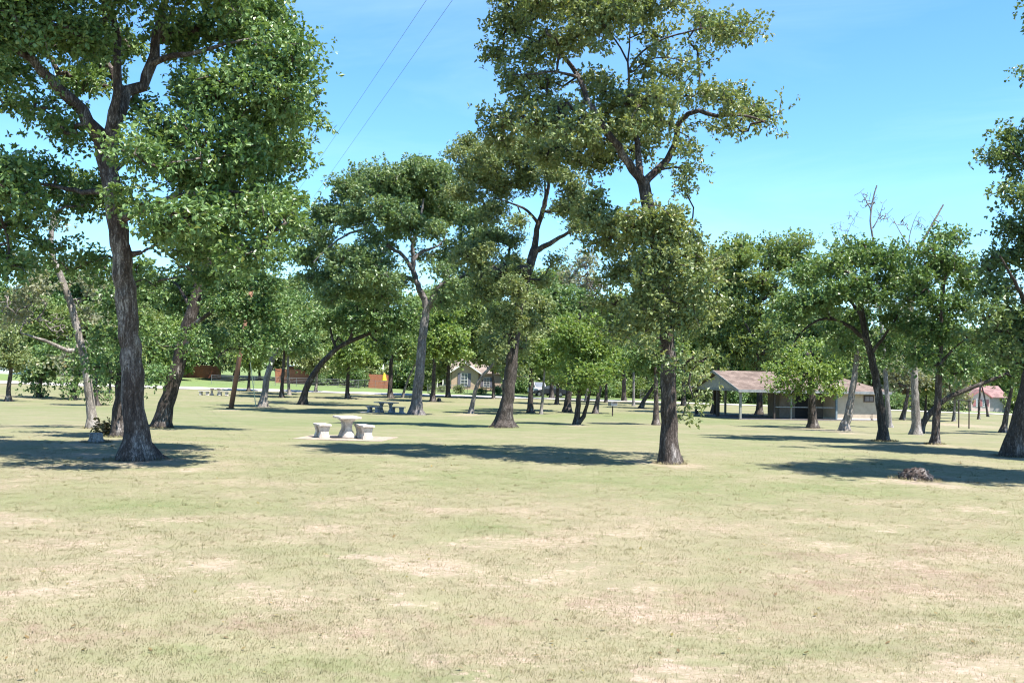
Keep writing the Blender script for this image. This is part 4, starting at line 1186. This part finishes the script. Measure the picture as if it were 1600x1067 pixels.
# ------------------------------------------------------------------ houses across the road
def window(parent, x_, z0, w_, h_, y_, shut=True, mullx=2, mully=4, frame=WHITE_PAINT, sm=SHUTTER):
    m = MB(); f = .06
    m.box(x_-w_/2, y_-.07, z0, x_-w_/2+f, y_, z0+h_); m.box(x_+w_/2-f, y_-.07, z0, x_+w_/2, y_, z0+h_)
    m.box(x_-w_/2+f, y_-.07, z0, x_+w_/2-f, y_, z0+f); m.box(x_-w_/2+f, y_-.07, z0+h_-f, x_+w_/2-f, y_, z0+h_)
    for i in range(1, mullx):
        xx = x_-w_/2+i*w_/mullx; m.box(xx-.02, y_-.06, z0+f, xx+.02, y_-.012, z0+h_-f)
    for i in range(1, mully):
        zz = z0+i*h_/mully
        for j in range(mullx):
            xa = x_-w_/2+j*w_/mullx+(.02 if j else f); xb = x_-w_/2+(j+1)*w_/mullx-(.02 if j < mullx-1 else f)
            m.box(xa, y_-.058, zz-.02, xb, y_-.012, zz+.02)
    wn = m.build('window', frame, parent)
    m = MB(); m.box(x_-w_/2+.01, y_-.010, z0+.01, x_+w_/2-.01, y_-.002, z0+h_-.01); m.build('pane', GLASS, wn)
    if shut:
        for sx in (-1, 1):
            xc = x_ + sx*(w_/2+.24); m = MB(); m.box(xc-.22, y_-.05, z0-.02, xc+.22, y_, z0+h_+.02, .01); m.build('shutter', sm, wn)
    return wn

def gable_roof(name, x0, x1, y0, y1, ez, rz_, mat, parent, along='x', ov=.4, th_=.14):
    m = MB()
    if along == 'x':
        ym = (y0+y1)/2; sl = (rz_-ez)/(ym-y0); ze_ = ez - sl*ov
        m.poly([(x0-ov, y0-ov, ze_), (x1+ov, y0-ov, ze_), (x1+ov, ym, rz_), (x0-ov, ym, rz_)], (0,0,th_))
        r = m.build(name, mat, parent)
        m = MB(); m.poly([(x0-ov, ym, rz_), (x1+ov, ym, rz_), (x1+ov, y1+ov, ze_), (x0-ov, y1+ov, ze_)], (0,0,th_)); m.build('roof_slope', mat, r)
    else:
        xm = (x0+x1)/2; sl = (rz_-ez)/(xm-x0); ze_ = ez - sl*ov
        m.poly([(x0-ov, y0-ov, ze_), (xm, y0-ov, rz_), (xm, y1, rz_), (x0-ov, y1, ze_)], (0,0,th_))
        r = m.build(name, mat, parent)
        m = MB(); m.poly([(xm, y0-ov, rz_), (x1+ov, y0-ov, ze_), (x1+ov, y1, ze_), (xm, y1, rz_)], (0,0,th_)); m.build('roof_slope', mat, r)
        for a, b in ((x0-ov, xm), (x1+ov, xm)):
            za, zb = ze_, rz_
            m = MB(); m.poly([(a, y0-ov-.05, za-.06), (b, y0-ov-.05, zb-.06), (b, y0-ov-.05, zb+.16), (a, y0-ov-.05, za+.16)], (0,.045,0)); m.build('bargeboard', WHITE_PAINT if mat is not SHINGLE_ROSE else PINKTRIM, r)
    return r

def world_at(px, Y, base):
    p = on(px, base, Y); return p
# tan brick house with the gable wing, behind the middle of the road
def road_y(x_): return float(np.polyval(pf, x_))
hy = at(735, 609).y
h0 = at(735, 609)
k = h0.y / F
house = empty('house', (h0.x, h0.y, Tz(h0.x, h0.y) - .1), R(3), 'tan brick house with gabled wing and white gridded windows', 'house')
def X(px): return (px - 735) * k
m = MB(); m.box(X(668), 2.4, -.4, X(802), 10, 2.75); m.build('wall', BRICK_TAN, house)
m = MB(); m.poly([(X(705), 0, -.4), (X(747), 0, -.4), (X(747), 0, 2.75), (X(726), 0, 4.1), (X(705), 0, 2.75)], (0, 2.397, 0)); m.build('wing_wall', BRICK_TAN, house)
gable_roof('roof', X(668), X(802), 2.4, 10, 2.75, 5.1, SHINGLE_GREY, house)
gable_roof('gable_roof', X(705), X(747), 0, 5.6, 2.78, 4.13, SHINGLE_GREY, house, 'y', .45)
window(house, X(725), .55, 1.05, 2.0, 0, True, 2, 4)
window(house, X(761), .55, 1.0, 1.4, 2.4, True, 2, 4)
m = MB(); m.box(X(693), 2.33, -.1, X(698), 2.399, 1.95); m.build('door', simple_mat('pale_door', (.55,.60,.56), .6, .1, 3, .05), house)
m = MB(); m.box(X(684), 2.34, .2, X(691), 2.398, 2.3); m.build('porch_shade', BLACK, house)  # black panel on the wall, painted porch shade
for px_ in (683, 692, 703):
    m = MB(); m.box(X(px_)-.09, .5, -.4, X(px_)+.09, .68, 2.62); m.build('porch_post', WHITE_PAINT, house)
m = MB(); m.poly([(X(678), .2, 2.62), (X(704), .2, 2.62), (X(704), 2.395, 3.05), (X(678), 2.395, 3.05)], (0,0,.1)); m.build('porch_roof', SHINGLE_GREY, house)
OB = simple_mat('orange_brick', (.45,.22,.12), .9, .2, 5, .2)
m = MB(); m.box(X(803), 5, -.4, X(806), 9, 2.5); m.build('side_wall', OB, house)
m = MB(); m.box(X(797), 2.2, -.4, X(803), 2.395, 2.4); m.build('front_panel', OB, house)

# pink house to the right
q0 = at(1532, 643)
k = q0.y / F
pk = empty('house', (q0.x, q0.y, Tz(q0.x, q0.y) - .1), R(-4), 'pale pink house with rose roof and two shuttered windows', 'house')
def X(px): return (px - 1532) * k
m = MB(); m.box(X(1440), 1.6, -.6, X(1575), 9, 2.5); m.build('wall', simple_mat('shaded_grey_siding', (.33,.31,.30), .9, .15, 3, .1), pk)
m = MB(); m.poly([(X(1518), 0, -.6), (X(1546), 0, -.6), (X(1546), 0, 2.5), (X(1532), 0, 3.5), (X(1518), 0, 2.5)], (0, 1.597, 0)); m.build('wing_wall', PINKWALL, pk)
gable_roof('roof', X(1440), X(1575), 1.6, 9, 2.5, 4.1, SHINGLE_ROSE, pk)
gable_roof('gable_roof', X(1518), X(1546), 0, 5, 2.53, 3.53, SHINGLE_ROSE, pk, 'y', .3)
window(pk, X(1527.5), .95, .5, 1.1, 0, True, 2, 3, WHITE_PAINT, PINKTRIM)
window(pk, X(1537.5), .95, .5, 1.1, 0, True, 2, 3, WHITE_PAINT, PINKTRIM)
m = MB(); m.box(X(1508), 1.5, -.3, X(1516), 1.598, 1.7); m.build('porch_shade', BLACK, pk)  # black panel painting the shade of a porch

# low dark house right of the pavilion
q1 = at(1415, 643); q1 = Vector((q1.x, q1.y + 15, 0)); k = q1.y / F
dh = empty('house', (q1.x, q1.y, Tz(q1.x, q1.y) - .1), 0, 'low brown house behind bare bushes right of the pavilion', 'house')
m = MB(); m.box(-3.5, 0, -.5, 4, 5, 2.1); m.build('wall', simple_mat('dark_brown_wall', (.085,.07,.06), .9, .2, 3, .1), dh)
gable_roof('roof', -3.5, 4, 0, 5, 2.1, 2.9, simple_mat('dark_roofing', (.10,.085,.075), .9, .3, 3, .2), dh)
window(dh, -1.9, .9, .9, 1.1, 0, False, 2, 2); window(dh, 2.6, .9, .9, 1.1, 0, False, 2, 2)

# white house far left and grey house next to it
def plain_house(pxc, pyb, back, w_, wallm, roofm, label, door, eave=2.5, ridge=4.0, rz=0):
    b = at(pxc, pyb)
    o = empty('house', (b.x, b.y + back, Tz(b.x, b.y + back) - .1), rz, label, 'house')
    m = MB(); m.box(-w_/2, 0, -.4, w_/2, 7, eave); m.build('wall', wallm, o)
    gable_roof('roof', -w_/2, w_/2, 0, 7, eave, ridge, roofm, o)
    m = MB(); m.box(-.5, -.05, .0, .45, -.003, 2.05); m.build('door', door, o)
    window(o, -w_*.3, .9, 1.1, 1.2, 0, False, 2, 2); window(o, w_*.3, .9, 1.1, 1.2, 0, False, 2, 2)
    return o
plain_house(22, 586, 2, 9.5, WHITE_PAINT, SHINGLE_GREY, 'white house at the far left beyond the road', GREYWALL)
gh = plain_house(98, 588, 3, 6.0, GREYWALL, SHINGLE_GREY, 'grey house with a blue door beyond the road at left', BLUEDOOR, 2.4, 3.6)
for xx in (-1.6, 1.7):
    m = MB(); m.box(xx-.08, -1.3, -.4, xx+.08, -1.14, 2.3); m.build('porch_post', WHITE_PAINT, gh)

# ------------------------------------------------------------------ fences and yard things
def board_fence(px0, py0, px1, py1, h_, label, back=0):
    a = at(px0, py0); b = at(px1, py1); b = Vector((b.x, a.y + (b.y-a.y)*.3, 0)); a = Vector((a.x, a.y + back, 0)); b.y += back
    L_ = (b - a).length; ang = math.atan2(b.y-a.y, b.x-a.x)
    o = empty('wooden_fence', (a.x, a.y, 0), ang, label, 'fence')
    m = MB(); n = int(L_/.15); g = random.Random(int(px0))
    for i in range(n):
        x_ = i * .15; wx = a.x + x_*math.cos(ang); wy = a.y + x_*math.sin(ang); z = Tz(wx, wy)
        m.box(x_+.004, -.012, z-.1, x_+.146, .012, z + h_ + g.uniform(-.03,.03))
    m.build('boards', FENCE_RED, o)
    for i in range(0, n+1, 16):
        x_ = i*.15; wx = a.x + x_*math.cos(ang); wy = a.y + x_*math.sin(ang); z = Tz(wx, wy)
        m = MB(); m.box(x_-.05, .014, z-.1, x_+.05, .114, z+h_+.05); m.build('post', FENCE_RED, o)
board_fence(258, 588, 346, 592, 1.9, 'red brown board fence behind the leaning dark oak at left')
board_fence(430, 598, 486, 600, 2.0, 'red brown board fence beside the small red shed')
board_fence(576, 606, 609, 607, 1.9, 'short red brown board fence beside the yellow parasol')
sp = at(464, 598); sp.y += 1.5
o = empty('shed', (sp.x, sp.y, Tz(sp.x, sp.y)), R(2), 'small red shed with a white edged flat roof', 'shed')
m = MB(); m.box(-1.5, 0, -.2, 1.5, 2.2, 2.35); m.build('wall', FENCE_RED, o)
m = MB(); m.box(-1.75, -.3, 2.352, 1.75, 2.5, 2.52); m.build('roof', WHITE_PAINT, o)
m = MB(); m.box(-.5, -.04, 0, .35, -.003, 1.95); m.build('door', simple_mat('brown_door', (.16,.07,.045), .8, .2, 4, .1), o)
yp = at(600, 607.5)
o = empty('parasol', yp, 0, 'small yellow parasol on a dark pole', 'parasol')
MB().tube([(0,0,-.1),(0,0,2.15)], .035, 8).build('pole', METAL_DARK, o)
m = MB(); m.lathe([(.30,1.1),(.34,1.15),(.26,1.6),(.12,2.1),(.03,2.2)], 10); m.build('canopy', YELLOW, o)

def chain_fence(pts, h_, label):
    P = [at(*p) for p in pts]
    o = empty('chain_link_fence', (P[0].x, P[0].y, 0), 0, label, 'fence')
    seg = []
    for a, b in zip(P, P[1:]):
        n = max(1, round(math.hypot(b.x-a.x, b.y-a.y) / 3.0)); seg += [a.lerp(b, i/n) for i in range(n)]
    seg.append(P[-1])
    loc = [Vector((p.x-P[0].x, p.y-P[0].y, Tz(p.x, p.y))) for p in seg]
    for p in loc:
        MB().tube([p - Vector((0,0,.1)), p + Vector((0,0,h_+.05))], .03, 6).build('post', METAL, o)
    MB().tube([p + Vector((0,0,h_)) for p in loc], .022, 6).build('rail', METAL, o)
    m = MB()
    for zz in (.15, .35, .55, .75, .95):
        if zz < h_: m.tube([p + Vector((0,0,zz)) for p in loc], .005, 4)
    for a, b in zip(loc, loc[1:]):
        for i in range(1, 24):
            p = a.lerp(b, i/24); m.tube([p + Vector((0,0,.05)), p + Vector((0,0,h_))], .004, 3)
    m.build('mesh', METAL, o)
chain_fence([(330, 600), (430, 603), (560, 607), (612, 609)], 1.15, 'grey chain link fence along the far side of the road at left')
chain_fence([(668, 613.5), (760, 615.5), (803, 617)], 1.1, 'grey chain link fence in front of the tan house')
chain_fence([(1000, 623), (1100, 627), (1215, 631)], 1.3, 'grey chain link fence behind the pavilion')

# parked vehicles right of the tan house
def vehicle(px, py, rz, body, label, cat, name, pickup):
    b = at(px, py)
    o = empty(name, b, rz, label, cat)
    m = MB()
    if pickup:
        prof = [(-2.6,.45),(-2.6,1.05),(-.55,1.05),(-.45,1.12),(.55,1.12),(.62,1.05),(2.45,.98),(2.6,.75),(2.6,.45)]
        cab = [(-.5,1.12),(-.42,1.78),(.15,1.82),(.75,1.12)]
    else:
        prof = [(-2.2,.40),(-2.25,.75),(-2.1,.98),(-1.2,1.02),(1.0,.98),(2.1,.82),(2.25,.6),(2.2,.40)]
        cab = [(-1.6,1.0),(-1.05,1.45),(.25,1.48),(1.05,.98)]
    m.poly([(x_, -.88, z_) for x_, z_ in prof], (0, 1.76, 0)); bd = m.build('body', body, o)
    m = MB(); m.poly([(x_, -.76, z_+.003) for x_, z_ in cab], (0, 1.52, 0)); cb = m.build('cabin', body, o)
    for sy in (-1, 1):
        m = MB(); c_ = [(x_*.86+.02, sy*.765, 1.0 + (z_-1.0)*.86 + .06) for x_, z_ in cab]; m.poly(c_, (0, sy*.012, 0)); m.build('window', GLASS, cb)
    m = MB(); m.poly([(cab[2][0]+.08, -.68, cab[2][1]-.06), (cab[2][0]+.08, .68, cab[2][1]-.06), (cab[3][0]-.05, .68, cab[3][1]+.08), (cab[3][0]-.05, -.68, cab[3][1]+.08)], (.06,0,.05)); m.build('windscreen', GLASS, cb)
    for sx in (-1.45, 1.45):
        for sy in (-1, 1):
            m = MB(); m.tube([(sx, sy*.70, .34), (sx, sy*.90, .34)], .34, 16); w_ = m.build('wheel', RUBBER, o)
            m = MB(); m.tube([(sx, sy*.902, .34), (sx, sy*.915, .34)], .2, 12); m.build('rim', METAL, w_)
    xe = prof[-2][0]
    for sy in (-1, 1):
        m = MB(); m.box(xe-.02, sy*.6-.14, .66, xe+.03, sy*.6+.14, .80); m.build('headlight', WHITE_PAINT, o)
vehicle(842, 618, R(-75), WHITE_PAINT, 'white pickup truck parked beside the tan house', 'truck', 'pickup_truck', True)
vehicle(859, 619.5, R(178), CARDARK, 'dark parked car right of the white pickup', 'car', 'parked_car', False)

# hedge-like bushes beyond the road
bg = np.random.default_rng(77)
def bush_mesh(seed, leaf):
    g = np.random.default_rng(seed)
    n = 60
    C = unit(g.normal(0, 1, (n, 3))) * g.random((n, 1)) ** .4 * np.array([1.7, 1.4, 1.2]) + np.array([0, 0, 1.15])
    C = C[C[:, 2] > .1]
    sk = Skel(); sk.path([(0,0,-.1),(.05,0,.4),(0,.05,.9)], .09, .04, .3, g, .1, root=True); sk.grow(C, .5, g)
    a = sk.mesh('stem', .012, .012, .09, g, .3); a.materials.append(BARK_DARK)
    b = leaf_mesh(C, .42, 8, 5, .24, .15, seed); b.materials.append(leaf)
    return a, b
BM = [bush_mesh(301, LEAF_GREEN), bush_mesh(302, LEAF_FAR), bush_mesh(303, LEAF_OLIVE)]
BL = ['dark green bush beyond the gravel road', 'mid green bush beyond the gravel road', 'olive bush beyond the gravel road']
def bush(x_, y_, kd, s_):
    o = empty('bush', (x_, y_, Tz(x_, y_)), float(bg.uniform(0, 6.28)), BL[kd], 'bush', 'bushes beyond the gravel road')
    o.scale = (s_, s_, s_ * float(bg.uniform(.8, 1.2)))
    link('stem', BM[kd][0], None, o); link('leaves', BM[kd][1], None, o)
for px_ in list(range(860, 1220, 17)) + [612, 624, 636, 648, 660, 500, 520, 540, 556, 568, 1390, 1404, 1440, 1458, 1470, 1486, 1590, 1604, 130, 150, 175, 205, 240, 820, 690, 716, 752, 778]:
    b = at(px_, np.interp(px_, [a[0] for a in ROADPX], [a[1] for a in ROADPX]))
    on_front = 668 < px_ < 800
    y_ = b.y + (7.0 if on_front else float(bg.uniform(7, 11)) if px_ > 1380 else float(bg.uniform(12, 22)))
    bush(b.x * y_ / b.y, y_, int(bg.integers(0, 3)), (.45 if on_front else float(bg.uniform(.9, 1.7))))

# ------------------------------------------------------------------ light, sky, render
SUNV = Vector((4.2, -2.6, 9.6)).normalized()
sun_d = bpy.data.lights.new('sun', 'SUN'); sun_d.energy = 5.0; sun_d.angle = R(.53); sun_d.color = (1, .955, .89)
sun = bpy.data.objects.new('sun', sun_d); COL.objects.link(sun)
sun.rotation_euler = SUNV.to_track_quat('Z', 'Y').to_euler()
sun.location = (20, -20, 40)
w = bpy.data.worlds.new('World'); SC.world = w; w.use_nodes = True
nt = w.node_tree; nt.nodes.clear()
sky = nt.nodes.new('ShaderNodeTexSky'); sky.sky_type = 'NISHITA'; sky.sun_disc = False
sky.sun_elevation = math.asin(SUNV.z); sky.sun_rotation = math.atan2(SUNV.x, SUNV.y)
sky.altitude = 1200; sky.air_density = 1.0; sky.dust_density = .1; sky.ozone_density = 2.0
bgd = nt.nodes.new('ShaderNodeBackground'); bgd.inputs[1].default_value = .10
wo = nt.nodes.new('ShaderNodeOutputWorld')
tint = nt.nodes.new('ShaderNodeMix'); tint.data_type = 'RGBA'; tint.blend_type = 'MULTIPLY'; tint.inputs[0].default_value = 1
tint.inputs[7].default_value = (.79, 1.04, 1.14, 1)
sat = nt.nodes.new('ShaderNodeHueSaturation'); sat.inputs['Saturation'].default_value = 1.12
nt.links.new(sky.outputs[0], sat.inputs['Color']); nt.links.new(sat.outputs[0], tint.inputs[6])
# very faint high haze streaks
tc = nt.nodes.new('ShaderNodeTexCoord'); mp = nt.nodes.new('ShaderNodeMapping'); mp.inputs['Scale'].default_value = (1.2, 1.2, 5.0); mp.inputs['Rotation'].default_value = (.2, .15, .6)
nz = nt.nodes.new('ShaderNodeTexNoise'); nz.inputs['Scale'].default_value = 1.6; nz.inputs['Detail'].default_value = 6; nz.inputs['Roughness'].default_value = .6; nz.inputs['Distortion'].default_value = .8
mr = nt.nodes.new('ShaderNodeMapRange'); mr.inputs[1].default_value = .46; mr.inputs[2].default_value = .75; mr.inputs[3].default_value = 0; mr.inputs[4].default_value = .10
hz = nt.nodes.new('ShaderNodeMix'); hz.data_type = 'RGBA'; hz.inputs[7].default_value = (6.2, 7.4, 8.4, 1)
nt.links.new(tc.outputs['Generated'], mp.inputs['Vector']); nt.links.new(mp.outputs[0], nz.inputs['Vector']); nt.links.new(nz.outputs[0], mr.inputs[0])
nt.links.new(mr.outputs[0], hz.inputs[0]); nt.links.new(tint.outputs[2], hz.inputs[6]); nt.links.new(hz.outputs[2], bgd.inputs[0]); nt.links.new(bgd.outputs[0], wo.inputs[0])
SC.view_settings.view_transform = 'Standard'; SC.view_settings.look = 'None'
SC.view_settings.gamma = 1; SC.view_settings.exposure = 1.46
SC.render.engine = 'CYCLES'
cy = SC.cycles
cy.max_bounces = 6; cy.diffuse_bounces = 3; cy.glossy_bounces = 2; cy.transmission_bounces = 3; cy.transparent_max_bounces = 4
cy.use_denoising = True
try:
    cy.denoiser = 'OPENIMAGEDENOISE'; cy.denoising_prefilter = 'ACCURATE'
except Exception: pass
SC.render.use_persistent_data = False
cy.pixel_filter_type = 'BLACKMAN_HARRIS'; cy.filter_width = 1.15
print('trees', len(STAT), 'leaves', sum(s_[1] for s_ in STAT), 'trunk faces', sum(s_[2] for s_ in STAT))
